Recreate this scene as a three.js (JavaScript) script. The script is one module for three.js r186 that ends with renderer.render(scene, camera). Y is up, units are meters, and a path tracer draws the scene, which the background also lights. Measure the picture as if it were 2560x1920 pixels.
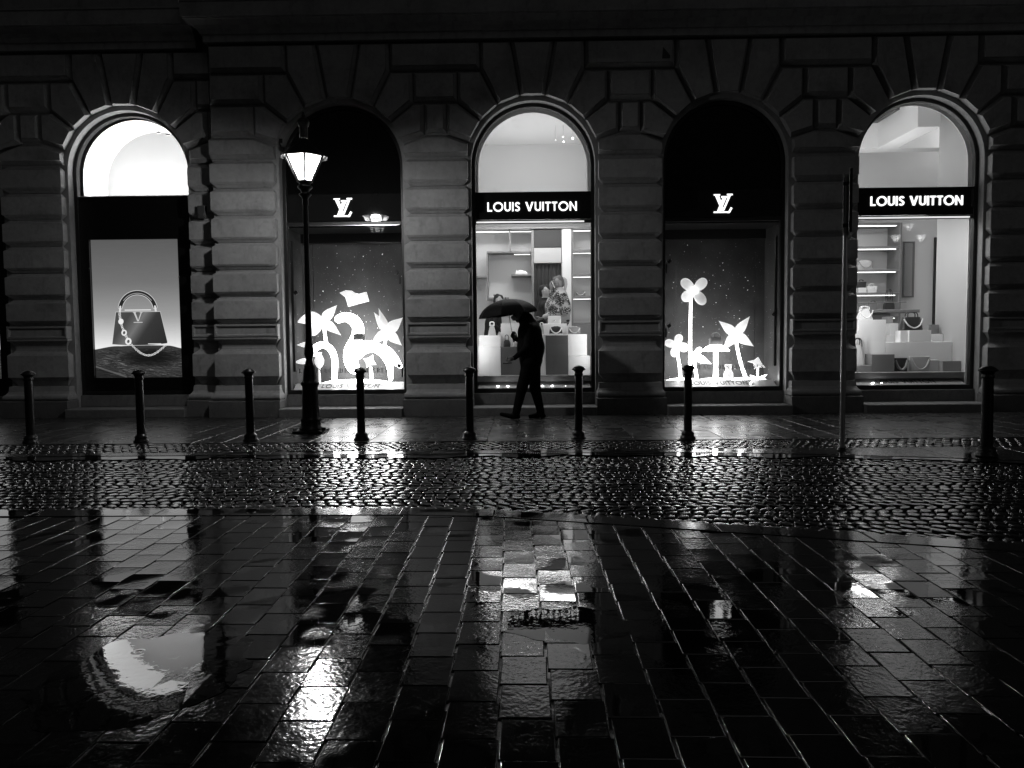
import * as THREE from 'three';
import { mergeGeometries } from 'three/addons/utils/BufferGeometryUtils.js';
import { FontLoader } from 'three/addons/loaders/FontLoader.js';
import { RectAreaLightUniformsLib } from 'three/addons/lights/RectAreaLightUniformsLib.js';

// ---------------------------------------------------------------- camera, sky, light, exposure
const scene = new THREE.Scene();
const camera = new THREE.PerspectiveCamera(53.06, 4 / 3, 0.05, 400);
camera.position.set(0, 1.28, 0);
camera.rotation.order = 'YXZ';
camera.rotation.set(-0.0600, 0.0140, -0.0093);
const renderer = new THREE.WebGLRenderer({ antialias: true });
renderer.setSize(1024, 768);
renderer.toneMapping = THREE.LinearToneMapping;
renderer.toneMappingExposure = 1;
renderer.shadowMap.enabled = true;
RectAreaLightUniformsLib.init();
{ // an even, nearly black night sky
  const n = 32 * 16, d = new Float32Array(n * 4);
  for (let i = 0; i < n; i++) { d[i * 4] = d[i * 4 + 1] = d[i * 4 + 2] = 0.009; d[i * 4 + 3] = 1; }
  const t = new THREE.DataTexture(d, 32, 16, THREE.RGBAFormat, THREE.FloatType);
  t.mapping = THREE.EquirectangularReflectionMapping; t.magFilter = THREE.LinearFilter; t.needsUpdate = true;
  scene.background = t; scene.environment = t;
}
const moon = new THREE.DirectionalLight(0xffffff, 0.030);   // faint night light from above the street
moon.position.set(9, 26, 14); moon.target.position.set(0, 2, -13); moon.castShadow = true; moon.shadow.radius = 40;
Object.assign(moon.shadow.camera, { left: -16, right: 16, top: 16, bottom: -16, near: 1, far: 70 });
scene.add(moon, moon.target);

// ---------------------------------------------------------------- helpers
const V2 = (x, y) => new THREE.Vector2(x, y), V3 = (x, y, z) => new THREE.Vector3(x, y, z);
let seed = 1234567;
const rnd = () => { seed |= 0; seed = seed + 0x6D2B79F5 | 0; let t = Math.imul(seed ^ seed >>> 15, 1 | seed); t = t + Math.imul(t ^ t >>> 7, 61 | t) ^ t; return ((t ^ t >>> 14) >>> 0) / 4294967296; };
const rr = (a, b) => a + (b - a) * rnd(), sm = (a, b, x) => { const t = Math.min(1, Math.max(0, (x - a) / (b - a))); return t * t * (3 - 2 * t); };
const hash = (x, y, s) => { let h = Math.imul(x, 374761393) + Math.imul(y, 668265263) + Math.imul(s, 1274126177); h = Math.imul(h ^ h >>> 13, 1274126177); return ((h ^ h >>> 16) >>> 0) / 4294967296; };
function vn(x, y, p, s) { // tileable value noise, period p
  const i = Math.floor(x), j = Math.floor(y), f = x - i, g = y - j, u = f * f * (3 - 2 * f), v = g * g * (3 - 2 * g), m = k => ((k % p) + p) % p;
  const a = hash(m(i), m(j), s), b = hash(m(i + 1), m(j), s), c = hash(m(i), m(j + 1), s), d = hash(m(i + 1), m(j + 1), s);
  return a + (b - a) * u + (c - a) * v + (a - b - c + d) * u * v;
}
const fbm = (u, v, p, o, s) => { let t = 0, a = 0.5, n = 0; for (let k = 0; k < o; k++) { t += a * vn(u * p, v * p, p, s + k); n += a; a *= 0.55; p *= 2; } return t / n; };
function tex(n, fn, srgb) {
  const d = new Uint8Array(n * n * 4);
  for (let j = 0; j < n; j++) for (let i = 0; i < n; i++) { const g = Math.max(0, Math.min(255, fn(i / n, j / n) * 255)), k = (j * n + i) * 4; d[k] = d[k + 1] = d[k + 2] = g; d[k + 3] = 255; }
  const t = new THREE.DataTexture(d, n, n); t.wrapS = t.wrapT = THREE.RepeatWrapping; t.magFilter = THREE.LinearFilter; t.minFilter = THREE.LinearMipmapLinearFilter;
  t.generateMipmaps = true; if (srgb) t.colorSpace = THREE.SRGBColorSpace; t.needsUpdate = true; return t;
}
const grey = (l, rough = 0.6, o = {}) => { const m = new THREE.MeshPhysicalMaterial({ roughness: rough, metalness: 0, side: THREE.DoubleSide, ...o }); m.color.setRGB(l, l, l); return m; };
const glow = (e, l = 0.8, o = {}) => { const m = grey(l, 0.5, o); m.emissive.setRGB(e, e, e); return m; };
const rep = (t, r) => { const c = t.clone(); c.repeat.set(r, r); c.needsUpdate = true; return c; };

const names = {};
const numbered = n => { const k = names[n] = (names[n] ?? -1) + 1; return k ? n + '_' + String(k).padStart(3, '0') : n; };
function shadows(o) { o.traverse(c => { if (c.isMesh) c.castShadow = c.receiveShadow = true; }); return o; }
function part(name, geo, mat, parent) { const m = new THREE.Mesh(geo, mat); m.name = name; m.castShadow = m.receiveShadow = true; parent.add(m); return m; }
function thing(name, label, category, pos = [0, 0, 0], group) {
  const g = new THREE.Group(); g.name = numbered(name); g.position.set(...pos); g.userData = { label, category }; if (group) g.userData.group = group; scene.add(g); return g;
}
function solo(name, label, category, geo, mat, pos = [0, 0, 0], group) {
  const m = new THREE.Mesh(geo, mat); m.name = numbered(name); m.position.set(...pos); m.castShadow = m.receiveShadow = true; m.userData = { label, category }; if (group) m.userData.group = group; scene.add(m); return m;
}
function structure(name, geo, mat, label) {
  const m = geo ? new THREE.Mesh(geo, mat) : new THREE.Group(); m.name = numbered(name); m.userData = { kind: 'structure', label, category: name.replace(/_/g, ' ') }; m.castShadow = m.receiveShadow = true; scene.add(m); return m;
}
const tri = (P, tris, N) => { const g = new THREE.BufferGeometry(), p = []; for (const t of tris) for (const i of t) p.push(...P[i]); g.setAttribute('position', new THREE.Float32BufferAttribute(p, 3)); g.computeVertexNormals(); return boxUV(g); };
function boxUV(g, s = 1) { // uv in metres by the way each face points
  if (g.index) g = g.toNonIndexed();
  const p = g.attributes.position, uv = new Float32Array(p.count * 2), a = V3(), b = V3(), c = V3();
  for (let i = 0; i < p.count; i += 3) {
    a.fromBufferAttribute(p, i); b.fromBufferAttribute(p, i + 1); c.fromBufferAttribute(p, i + 2);
    const n = b.clone().sub(a).cross(c.clone().sub(a)), x = Math.abs(n.x), y = Math.abs(n.y), z = Math.abs(n.z);
    [a, b, c].forEach((v, k) => { const [s0, t0] = y > x && y > z ? [v.x, v.z] : x > z ? [v.z, v.y] : [v.x, v.y]; uv[(i + k) * 2] = s0 * s; uv[(i + k) * 2 + 1] = t0 * s; });
  }
  g.setAttribute('uv', new THREE.BufferAttribute(uv, 2)); return g;
}
const box = (x0, x1, y0, y1, z0, z1) => { const g = new THREE.BoxGeometry(Math.abs(x1 - x0), Math.abs(y1 - y0), Math.abs(z1 - z0)); g.translate((x0 + x1) / 2, (y0 + y1) / 2, (z0 + z1) / 2); return boxUV(g); };
function rbox(x0, x1, y0, y1, z0, z1, b = 0.006) { // box with small chamfers
  const w = x1 - x0 - 2 * b, h = y1 - y0 - 2 * b, s = new THREE.Shape([V2(0, 0), V2(w, 0), V2(w, h), V2(0, h)]);
  const g = new THREE.ExtrudeGeometry(s, { depth: Math.abs(z1 - z0) - 2 * b, bevelEnabled: true, bevelSize: b, bevelThickness: b, bevelSegments: 1 });
  g.translate(x0 + b, y0 + b, Math.min(z0, z1) + b); return boxUV(g);
}
const merge = a => mergeGeometries(a.map(g => { const q = g.index ? g.toNonIndexed() : g; for (const k of Object.keys(q.attributes)) if (!['position', 'normal', 'uv'].includes(k)) q.deleteAttribute(k); return q; }));
function loft(rings, capStart = false, capEnd = true) { // closed rings of equal count, flat shaded
  const P = rings.flat(), n = rings[0].length, T = [];
  for (let r = 0; r + 1 < rings.length; r++) for (let i = 0; i < n; i++) { const j = (i + 1) % n, a = r * n + i, b = r * n + j, c = a + n, d = b + n; T.push([a, b, d], [a, d, c]); }
  const cap = (o, flip) => { for (let i = 1; i + 1 < n; i++) T.push(flip ? [o, o + i + 1, o + i] : [o, o + i, o + i + 1]); };
  if (capEnd) cap((rings.length - 1) * n, false); if (capStart) cap(0, true);
  return tri(P, T);
}
function inset(poly, ds) { // move every edge of a counter-clockwise polygon inwards by its own amount
  const n = poly.length, L = poly.map((p, i) => { const q = poly[(i + 1) % n], dx = q[0] - p[0], dy = q[1] - p[1], l = Math.hypot(dx, dy), d = Array.isArray(ds) ? ds[i] : ds; return [p[0] - dy / l * d, p[1] + dx / l * d, dx / l, dy / l]; });
  return L.map((b, i) => { const a = L[(i + n - 1) % n], det = a[2] * b[3] - a[3] * b[2]; if (Math.abs(det) < 1e-6) return [b[0], b[1]]; const t = ((b[0] - a[0]) * b[3] - (b[1] - a[1]) * b[2]) / det; return [a[0] + a[2] * t, a[1] + a[3] * t]; });
}
function clip(poly, a, b, c) { // keep a*x+b*y+c >= 0
  const out = [];
  poly.forEach((p, i) => { const q = poly[(i + 1) % poly.length], d = a * p[0] + b * p[1] + c, e = a * q[0] + b * q[1] + c; if (d >= 0) out.push(p); if (d * e < 0) { const t = d / (d - e); out.push([p[0] + (q[0] - p[0]) * t, p[1] + (q[1] - p[1]) * t]); } });
  return out;
}
const area = p => p.reduce((s, a, i) => { const b = p[(i + 1) % p.length]; return s + a[0] * b[1] - b[0] * a[1]; }, 0) / 2;
const lathe = (prof, seg = 24) => { const g = new THREE.LatheGeometry(prof.map(([r, y]) => V2(Math.max(r, 0.0001), y)), seg); return g; };
const tube = (pts, r, seg = 24, rad = 8) => new THREE.TubeGeometry(new THREE.CatmullRomCurve3(pts.map(p => V3(...p))), seg, r, rad, false);
function taperTube(pts, radii, seg = 40, rad = 14, flat = 1) { // tube whose radius follows radii, ends rounded
  const c = new THREE.CatmullRomCurve3(pts.map(p => V3(...p))), F = c.computeFrenetFrames(seg, false), P = [], I = [], q = [];
  for (let i = 0; i <= seg; i++) {
    const t = i / seg, k = t * (radii.length - 1), a = Math.floor(Math.min(k, radii.length - 1.001)); let r = radii[a] + (radii[a + 1] - radii[a]) * (k - a);
    const e = Math.min(t, 1 - t) * c.getLength() / r; if (e < 1) r *= Math.sqrt(Math.max(0.0004, 1 - (1 - e) * (1 - e)));
    const o = c.getPoint(t);
    for (let j = 0; j < rad; j++) { const w = j / rad * 2 * Math.PI, n = F.normals[i].clone().multiplyScalar(Math.cos(w) * r).addScaledVector(F.binormals[i], Math.sin(w) * r); n.z *= flat; P.push(o.x + n.x, o.y + n.y, o.z + n.z); q.push(t, j / rad); }
  }
  for (let i = 0; i < seg; i++) for (let j = 0; j < rad; j++) { const k = (j + 1) % rad, a = i * rad + j, b = i * rad + k; I.push(a, b, b + rad, a, b + rad, a + rad); }
  const g = new THREE.BufferGeometry(); g.setAttribute('position', new THREE.Float32BufferAttribute(P, 3)); g.setAttribute('uv', new THREE.Float32BufferAttribute(q, 2)); g.setIndex(I); g.computeVertexNormals(); return g;
}
const ext = (pts, d, z, bevel = 0, holes = []) => { const s = new THREE.Shape(pts.map(p => V2(...p))); for (const h of holes) s.holes.push(new THREE.Path(h.map(p => V2(...p)))); const g = new THREE.ExtrudeGeometry(s, { depth: d - 2 * bevel, bevelEnabled: bevel > 0, bevelSize: bevel, bevelThickness: bevel, bevelOffset: -bevel, bevelSegments: 2, curveSegments: 12 }); g.translate(0, 0, z + bevel); return boxUV(g); };
function rectLight(w, h, I, pos, look, parent = scene) { const l = new THREE.RectAreaLight(0xffffff, I, w, h); l.position.set(...pos); l.lookAt(...look); parent.add(l); return l; }
function pointLight(I, pos, radius = 1, parent = scene) { const l = new THREE.PointLight(0xffffff, I); l.position.set(...pos); l.castShadow = true; l.shadow.radius = radius; parent.add(l); return l; }

// ---------------------------------------------------------------- materials
const tStone = tex(512, (u, v) => 0.5 + 0.35 * (fbm(u, v, 64, 3, 3) - 0.5) + 0.4 * (fbm(u, v, 6, 4, 9) - 0.5));
const tStoneCol = tex(512, (u, v) => { let g = 0.84 + 0.16 * (fbm(u, v, 5, 5, 21) - 0.5) + 0.10 * (fbm(u, v, 40, 3, 33) - 0.5) - 0.06 * sm(0.55, 0.75, fbm(u, v, 9, 4, 8)) - 0.06 * sm(0.6, 0.8, fbm(u * 2, v * 0.5, 14, 3, 18)); if (fbm(u, v, 24, 3, 71) > 0.72) g -= 0.04; return g; }, true);
const stoneOpt = (r, bs) => ({ map: rep(tStoneCol, r), bumpMap: rep(tStone, r), bumpScale: bs });
const mStone = grey(0.46, 0.85, stoneOpt(0.53, 0.004)), mStone2 = grey(0.42, 0.88, stoneOpt(0.41, 0.0045)), mWall = grey(0.40, 0.9, stoneOpt(0.37, 0.004)), mPlinth = grey(0.16, 0.8, stoneOpt(1.1, 0.008)), mSill = grey(0.22, 0.7, stoneOpt(1.2, 0.005));
const mBlack = grey(0.012, 0.32), mFrame = grey(0.018, 0.4, { metalness: 0.3 }), mSign = grey(0.010, 0.03), mIron = grey(0.016, 0.34, { metalness: 0.4 }), mDarkGlass = grey(0.004, 0.06);
const mPane = new THREE.MeshPhysicalMaterial({ transmission: 1, thickness: 0, roughness: 0, ior: 1.45, color: 0xffffff, side: THREE.DoubleSide });
const mWhite = grey(0.78, 0.6), mPlaster = grey(0.72, 0.9), mDarkBox = grey(0.10, 0.55), mChrome = grey(0.75, 0.18, { metalness: 1 });
const mLetter = glow(1.4), mLed = glow(3);
// wet ground: film of water over rough stone, flat where it pools
const tWetB = tex(1024, (u, v) => {
  const pool = sm(0.50, 0.64, fbm(u, v, 6, 3, 101)), fine = fbm(u, v, 120, 3, 55), mid = fbm(u, v, 26, 3, 66);
  return 0.5 + (1 - 0.94 * pool) * (0.55 * (fine - 0.5) + 0.5 * (mid - 0.5)) + 0.12 * (fbm(u, v, 9, 2, 88) - 0.5);
});
const tWetR = tex(512, (u, v) => { const pool = sm(0.50, 0.64, fbm(u, v, 6, 3, 101)); return 0.20 + (1 - pool) * (0.55 + 0.5 * (fbm(u, v, 60, 3, 12) - 0.5)); });
const tWetC = tex(512, (u, v) => 0.62 + 0.5 * (fbm(u, v, 12, 5, 41) - 0.5) + (hash(Math.floor(u * 512), Math.floor(v * 512), 4) > 0.985 ? 0.25 : 0), true);
const wet = (l, r, bs, R) => grey(l, R, { map: rep(tWetC, r), bumpMap: rep(tWetB, r), bumpScale: bs, roughnessMap: rep(tWetR, r), ior: 1.75 });
const mSlab = [wet(0.026, 0.57, 0.0008, 0.11), wet(0.021, 0.57, 0.0010, 0.13), wet(0.030, 0.57, 0.0007, 0.10), wet(0.024, 0.57, 0.0012, 0.13)];
const tWalkB = tex(512, (u, v) => 0.5 + 0.5 * (fbm(u, v, 70, 3, 155) - 0.5) + 0.4 * (fbm(u, v, 8, 4, 166) - 0.5)), tWalkR = tex(256, (u, v) => 0.8 + 0.5 * (fbm(u, v, 7, 4, 177) - 0.5));
const walk = (l, r, R) => grey(l, R, { map: rep(tWetC, r), bumpMap: rep(tWalkB, r), bumpScale: 0.0016, roughnessMap: rep(tWalkR, r), ior: 1.5 });
const mWalk = [walk(0.06, 0.8, 0.36), walk(0.05, 0.9, 0.42), walk(0.07, 0.7, 0.33)];
const mCobble = [wet(0.028, 1.0, 0.0009, 0.13), wet(0.020, 1.3, 0.0012, 0.17)];
let wetFar;
const tPool = tex(512, (u, v) => { let h = 0.5 + 0.2 * (fbm(u, v, 7, 2, 91) - 0.5) + 0.10 * (fbm(u, v, 40, 3, 92) - 0.5); for (const [a, b] of [[0.3, 0.4], [0.72, 0.2], [0.55, 0.8], [0.1, 0.75], [0.85, 0.6]]) { const d = Math.hypot(u - a, v - b); h += 0.18 * Math.sin(d * 260) * Math.exp(-d * d * 1800); } return h; });
const mKerb = wet(0.03, 0.5, 0.0006, 0.10), mBed = grey(0.012, 0.5), mPool = grey(0.004, 0.02, { ior: 1.6, bumpMap: rep(tPool, 0.9), bumpScale: 0.0014 }), mWater = grey(0.006, 0.015, { ior: 1.6 });

// ---------------------------------------------------------------- ground
structure('ground', new THREE.PlaneGeometry(300, 300).rotateX(-Math.PI / 2).translate(0, -0.14, -20), mBed, 'dark wet ground under the street paving');
function bevelSlab(poly, h, b, uo = 0, vo = 0, dish = 0) { // poly: counter-clockwise [x, -z]; top at y 0; rounded arrises with smooth normals
  const P = [], N = [], U = [], n = poly.length, put = (x, y, q, nx, ny, nq) => { P.push(x, y, -q); N.push(nx, ny, -nq); U.push(x + uo, q + vo); };
  const A = inset(poly, b * 0.29), B = inset(poly, b);
  for (let i = 0; i < n; i++) {
    const j = (i + 1) % n, dx = poly[j][0] - poly[i][0], dq = poly[j][1] - poly[i][1], l = Math.hypot(dx, dq) || 1, ox = dq / l, oq = -dx / l;
    const R = [[poly, -h, ox, 0, oq], [poly, -b, ox, 0, oq], [A, -b * 0.29, ox * 0.7, 0.7, oq * 0.7], [B, 0, 0, 1, 0]];
    for (let k = 0; k < 3; k++) {
      const [a, ya, ...na] = R[k], [c, yc, ...nc] = R[k + 1];
      put(...pq(a[i], ya), ...na); put(...pq(a[j], ya), ...na); put(...pq(c[j], yc), ...nc); put(...pq(a[i], ya), ...na); put(...pq(c[j], yc), ...nc); put(...pq(c[i], yc), ...nc);
    }
  }
  const mx = B.reduce((a, p) => a + p[0], 0) / n, mq = B.reduce((a, p) => a + p[1], 0) / n, far = Math.max(...B.map(p => Math.hypot(p[0] - mx, p[1] - mq)));
  const rim = k => { const ux = (mx - B[k][0]) / far * dish, uq = (mq - B[k][1]) / far * dish; put(B[k][0], 0, B[k][1], ux, 1, uq); };
  for (let i = 0; i < n; i++) { put(mx, -dish * 0.02, mq, 0, 1, 0); rim(i); rim((i + 1) % n); }
  const g = new THREE.BufferGeometry(); g.setAttribute('position', new THREE.Float32BufferAttribute(P, 3)); g.setAttribute('normal', new THREE.Float32BufferAttribute(N, 3)); g.setAttribute('uv', new THREE.Float32BufferAttribute(U, 2)); return g;
}
const pq = (p, y) => [p[0], y, p[1]];
// near edge of the carriageway: a kerb that runs straight, then swings towards the viewer
const nearKerb = x => Math.max(-5.56 + 0.008 * x, -5.43 + 0.311 * x), farKerb = x => nearKerb(x) - 0.225;
{ // foreground paving slabs in running bond
  const root = structure('paving', null, null, 'wet dark stone slabs in the foreground'), joint = part('joint_bed', new THREE.ShapeGeometry(new THREE.Shape([V2(-7, 1), V2(7, 1), V2(7, 3.25), V2(-0.43, 5.562), V2(-7, 5.615)])).rotateX(-Math.PI / 2).translate(0, -0.0200, 0), wet(0.010, 2.0, 0.003, 0.5), root), yaw = -0.0177, W = 0.1865, L = 0.257, c0 = Math.cos(yaw), s0 = Math.sin(yaw), list = [];
  for (let i = -32; i <= 32; i++) for (let k = 3; k < 30; k++) {
    const u = i * W + 0.048, q = (k + (i & 1) * 0.5) * L + 0.1, X = (a, b) => a * c0 + b * s0, Q = (a, b) => -a * s0 + b * c0, cx = X(u, q), cq = Q(u, q);
    if (Math.abs(cx) > 0.78 * cq + 0.45 || cq < 1.9) continue;
    const w = W / 2 - 0.0028, l = L / 2 - 0.0026; let p = [[u - w, q - l], [u + w, q - l], [u + w, q + l], [u - w, q + l]].map(([a, b]) => [X(a, b), Q(a, b)]), full = area(p);
    p = clip(p, -0.008, -1, 5.56 - 0.006); p = clip(p, -0.311, -1, 5.43 - 0.006); // nearer than the kerb
    if (p.length < 3 || area(p) < 0.12 * full) continue;
    list.push([cx, cq, Math.abs(area(p) - full) < 1e-7 ? null : p]);
  }
  const slabGeo = (cx, cq, p) => { if (p) return bevelSlab(p, 0.05, 0.0045, 0, 0, rr(0.001, 0.008)); const w = W / 2 - 0.0028, l = L / 2 - 0.0026, j = () => rr(-0.0018, 0.0012); return bevelSlab([[-w + j(), -l + j()], [w + j(), -l + j()], [w + j(), l + j()], [-w + j(), l + j()]], 0.05, rr(0.003, 0.006), cx, cq, rr(0.003, 0.018)); };
  list.sort((a, b) => a[1] - b[1]);
  const shown = list.filter(([x, q]) => Math.abs(x) < 0.69 * q && q > 2.05), out = list.filter(a => !shown.includes(a)), rest = [];
  const place = (m, cx, cq, p) => { m.position.set(p ? 0 : cx, -0.012 + rr(-0.0014, 0.0008), p ? 0 : -cq); if (!p) m.rotation.set(rr(-1, 1) * 0.0019, yaw, rr(-1, 1) * 0.0017, 'YXZ'); };
  shown.forEach(([cx, cq, p], i) => {
    const g = slabGeo(cx, cq, p);
    if (i < 300) place(part('slab', g, mSlab[Math.floor(rnd() * 4)], root), cx, cq, p);
    else out.push([cx, cq, p]);
  });
  for (const [cx, cq, p] of out) { const m = new THREE.Mesh(slabGeo(cx, cq, p)); place(m, cx, cq, p); m.updateMatrix(); rest.push(m.geometry.clone().applyMatrix4(m.matrix)); }
  const r = part('slabs', mergeGeometries(rest), mSlab[0], root); r.userData.kind = 'stuff';
}
{ // kerb stones along the near side of the carriageway
  const root = structure('kerb', null, null, 'smooth wet granite kerb between slabs and cobbles');
  const xs = [-6.4, -5.5, -4.58, -3.7, -2.75, -1.86, -0.93, -0.22, 0.45, 1.3, 2.2, 3.08, 4.0, 4.9, 5.8];
  for (let i = 0; i + 1 < xs.length; i++) { const a = xs[i] + 0.003, b = xs[i + 1] - 0.003, m = part('kerb_stone', bevelSlab([[a, -nearKerb(a) + 0.002], [b, -nearKerb(b) + 0.002], [b, -farKerb(b)], [a, -farKerb(a)]], 0.12, 0.008, rr(0, 9), rr(0, 9)), mKerb, root); m.position.y = -0.008 + rr(-0.001, 0.001); }
}
// far kerb and the paved apron that widens to the right
const roadEdge = x => x < 1.2 ? -8.55 : -8.55 + 0.042 * (x - 1.2) * (x - 1.2) + 0.03 * (x - 1.2), stripEdge = -8.78, walkEdge = -9.5;
{
  const root = structure('kerb', null, null, 'low granite kerb between cobbled strip and carriageway');
  for (let x = -8.4; x < 7.2; x += 0.92) { const a = x + 0.003, b = x + 0.917, m = part('kerb_stone', bevelSlab([[a, -roadEdge(a)], [b, -roadEdge(b)], [b, -stripEdge], [a, -stripEdge]], 0.14, 0.005, rr(0, 9), rr(0, 9)), wetFar ??= wet(0.035, 0.5, 0.0010, 0.26), root); m.position.y = -0.008 + rr(-0.001, 0.001); }
}
{ // cobbles
  const variants = Array.from({ length: 8 }, () => {
    const P = [], N = [], U = [], I = [], n = 8, uo = rr(0, 5), vo = rr(0, 5), e = rr(2.6, 4), j = Array.from({ length: n }, () => rr(0.9, 1.03)), tx = rr(-0.018, 0.018), tz = rr(-0.018, 0.018);
    [[1, -0.05, 1], [0.985, -0.008, 0.7], [0.93, -0.0018, 0.18], [0.6, 0.0002, 0.03]].forEach(([r, y, t]) => { for (let i = 0; i < n; i++) { const w = (i + 0.5) / n * 2 * Math.PI, c = Math.cos(w), s = Math.sin(w), k = j[i] * r * 0.5 / Math.pow(Math.pow(Math.abs(c), e) + Math.pow(Math.abs(s), e), 1 / e), x = c * k * 0.12, z = s * k * 0.12; P.push(x, y + (y > -0.04 ? x * tx + z * tz : 0), z); N.push(...V3(c * t - tx, 1.001 - t * 0.95, s * t - tz).normalize().toArray()); U.push(x + uo, z + vo); } });
    P.push(0, 0.0012, 0); N.push(...V3(-tx, 1, -tz).normalize().toArray()); U.push(uo, vo);
    for (let r = 0; r < 3; r++) for (let i = 0; i < n; i++) { const k = (i + 1) % n, a = r * n + i, b = r * n + k; I.push(a, b + n, b, a, a + n, b + n); }
    for (let i = 0; i < n; i++) I.push(3 * n + i, 4 * n, 3 * n + (i + 1) % n);
    const g = new THREE.BufferGeometry(); g.setAttribute('position', new THREE.Float32BufferAttribute(P, 3)); g.setAttribute('normal', new THREE.Float32BufferAttribute(N, 3)); g.setAttribute('uv', new THREE.Float32BufferAttribute(U, 2)); g.setIndex(I); return g;
  });
  const lay = (root, list) => { // list of [x, z, turn, width, length, y]
    list.sort((a, b) => b[1] - a[1]); let seen = 0; const rest = [];
    for (const [x, z, t, w, l, y] of list) {
      const m = new THREE.Mesh(variants[Math.floor(rnd() * 8)], mCobble[rnd() < 0.6 ? 0 : 1]); m.position.set(x, y, z); m.rotation.set(rr(-1, 1) * 0.018, t, rr(-1, 1) * 0.018, 'YXZ'); m.scale.set(w / 0.12, 1, l / 0.12);
      if (seen < 300 && Math.abs(x) < -z * 0.67) { seen++; m.name = 'cobble'; m.castShadow = m.receiveShadow = true; root.add(m); } else { m.updateMatrix(); rest.push(m.geometry.clone().applyMatrix4(m.matrix)); }
    }
    const r = part('cobbles', mergeGeometries(rest), mCobble[0], root); r.userData.kind = 'stuff';
  };
  const root = structure('road', null, null, 'wet cobbled carriageway laid in arcs'), list = [], LW = 0.92, p = 0.104;
  part('bed', new THREE.PlaneGeometry(18, 5.2).rotateX(-Math.PI / 2).translate(0, -0.052, -6.7), mBed, root);
  for (let lane = 0; lane < 5; lane++) {
    const zc = -8.12 + lane * LW;
    for (let k = -80; k < 81; k++) for (let i = 0; i < 8; i++) {
      const t = (i + 0.5) / 8 - 0.5, z = zc + t * LW + rr(-1, 1) * 0.005, x = k * p + 0.26 * (1 - 4 * t * t) + rr(-1, 1) * 0.005, turn = Math.atan(-0.26 * 8 * t / LW);
      if (z > farKerb(x) - 0.05 || z < roadEdge(x) + 0.13 || Math.abs(x) > -z * 0.74 + 0.3) continue;
      list.push([x, z, -turn, p * Math.cos(turn) * rr(0.84, 0.96), 0.112 / Math.cos(turn) * rr(0.86, 0.98), -0.022 + rr(-1, 1) * 0.0035 + 0.006 * (fbm(x * 0.11 + 5, z * 0.11 + 5, 8, 2, 77) - 0.5)]);
    }
  }
  for (let x = -6; x < 6; x += 0.115) list.push([x, farKerb(x) - 0.055, x > 0.4 ? -0.3 : 0, 0.105, 0.095, -0.02]);
  lay(root, list);
  const strip = structure('cobbled_strip', null, null, 'narrow strip of small wet cobbles beside the bollards'), l2 = [];
  part('bed', new THREE.PlaneGeometry(18, 0.74).rotateX(-Math.PI / 2).translate(0, -0.036, (walkEdge + stripEdge) / 2), mBed, strip);
  for (let r = 0; r < 7; r++) for (let x = -7; x < 7; x += 0.108) l2.push([x + (r & 1) * 0.05 + rr(-1, 1) * 0.012, walkEdge + 0.055 + r * 0.101 + rr(-1, 1) * 0.008, rr(-0.2, 0.2), rr(0.085, 0.108), rr(0.085, 0.1), -0.004 + rr(-1, 1) * 0.004]);
  lay(strip, l2);
  const w = [], N = 120; for (let i = 0; i <= N; i++) { const x = -8.4 + i * 0.13; w.push([x, -roadEdge(x) + 0.001]); } for (let i = N; i >= 0; i--) { const x = -8.4 + i * 0.13; w.push([x, -roadEdge(x) - 0.20 - 0.07 * Math.sin(i * 0.43) * Math.sin(i * 0.2) - 0.05 * Math.sin(i * 0.9) - 0.03 * Math.sin(i * 2.1)]); }
  structure('puddle', new THREE.ShapeGeometry(new THREE.Shape(w.map(a => V2(...a)))).rotateX(-Math.PI / 2).translate(0, -0.0125, 0), mPool, 'thin line of rainwater standing in the gutter');
}
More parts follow.
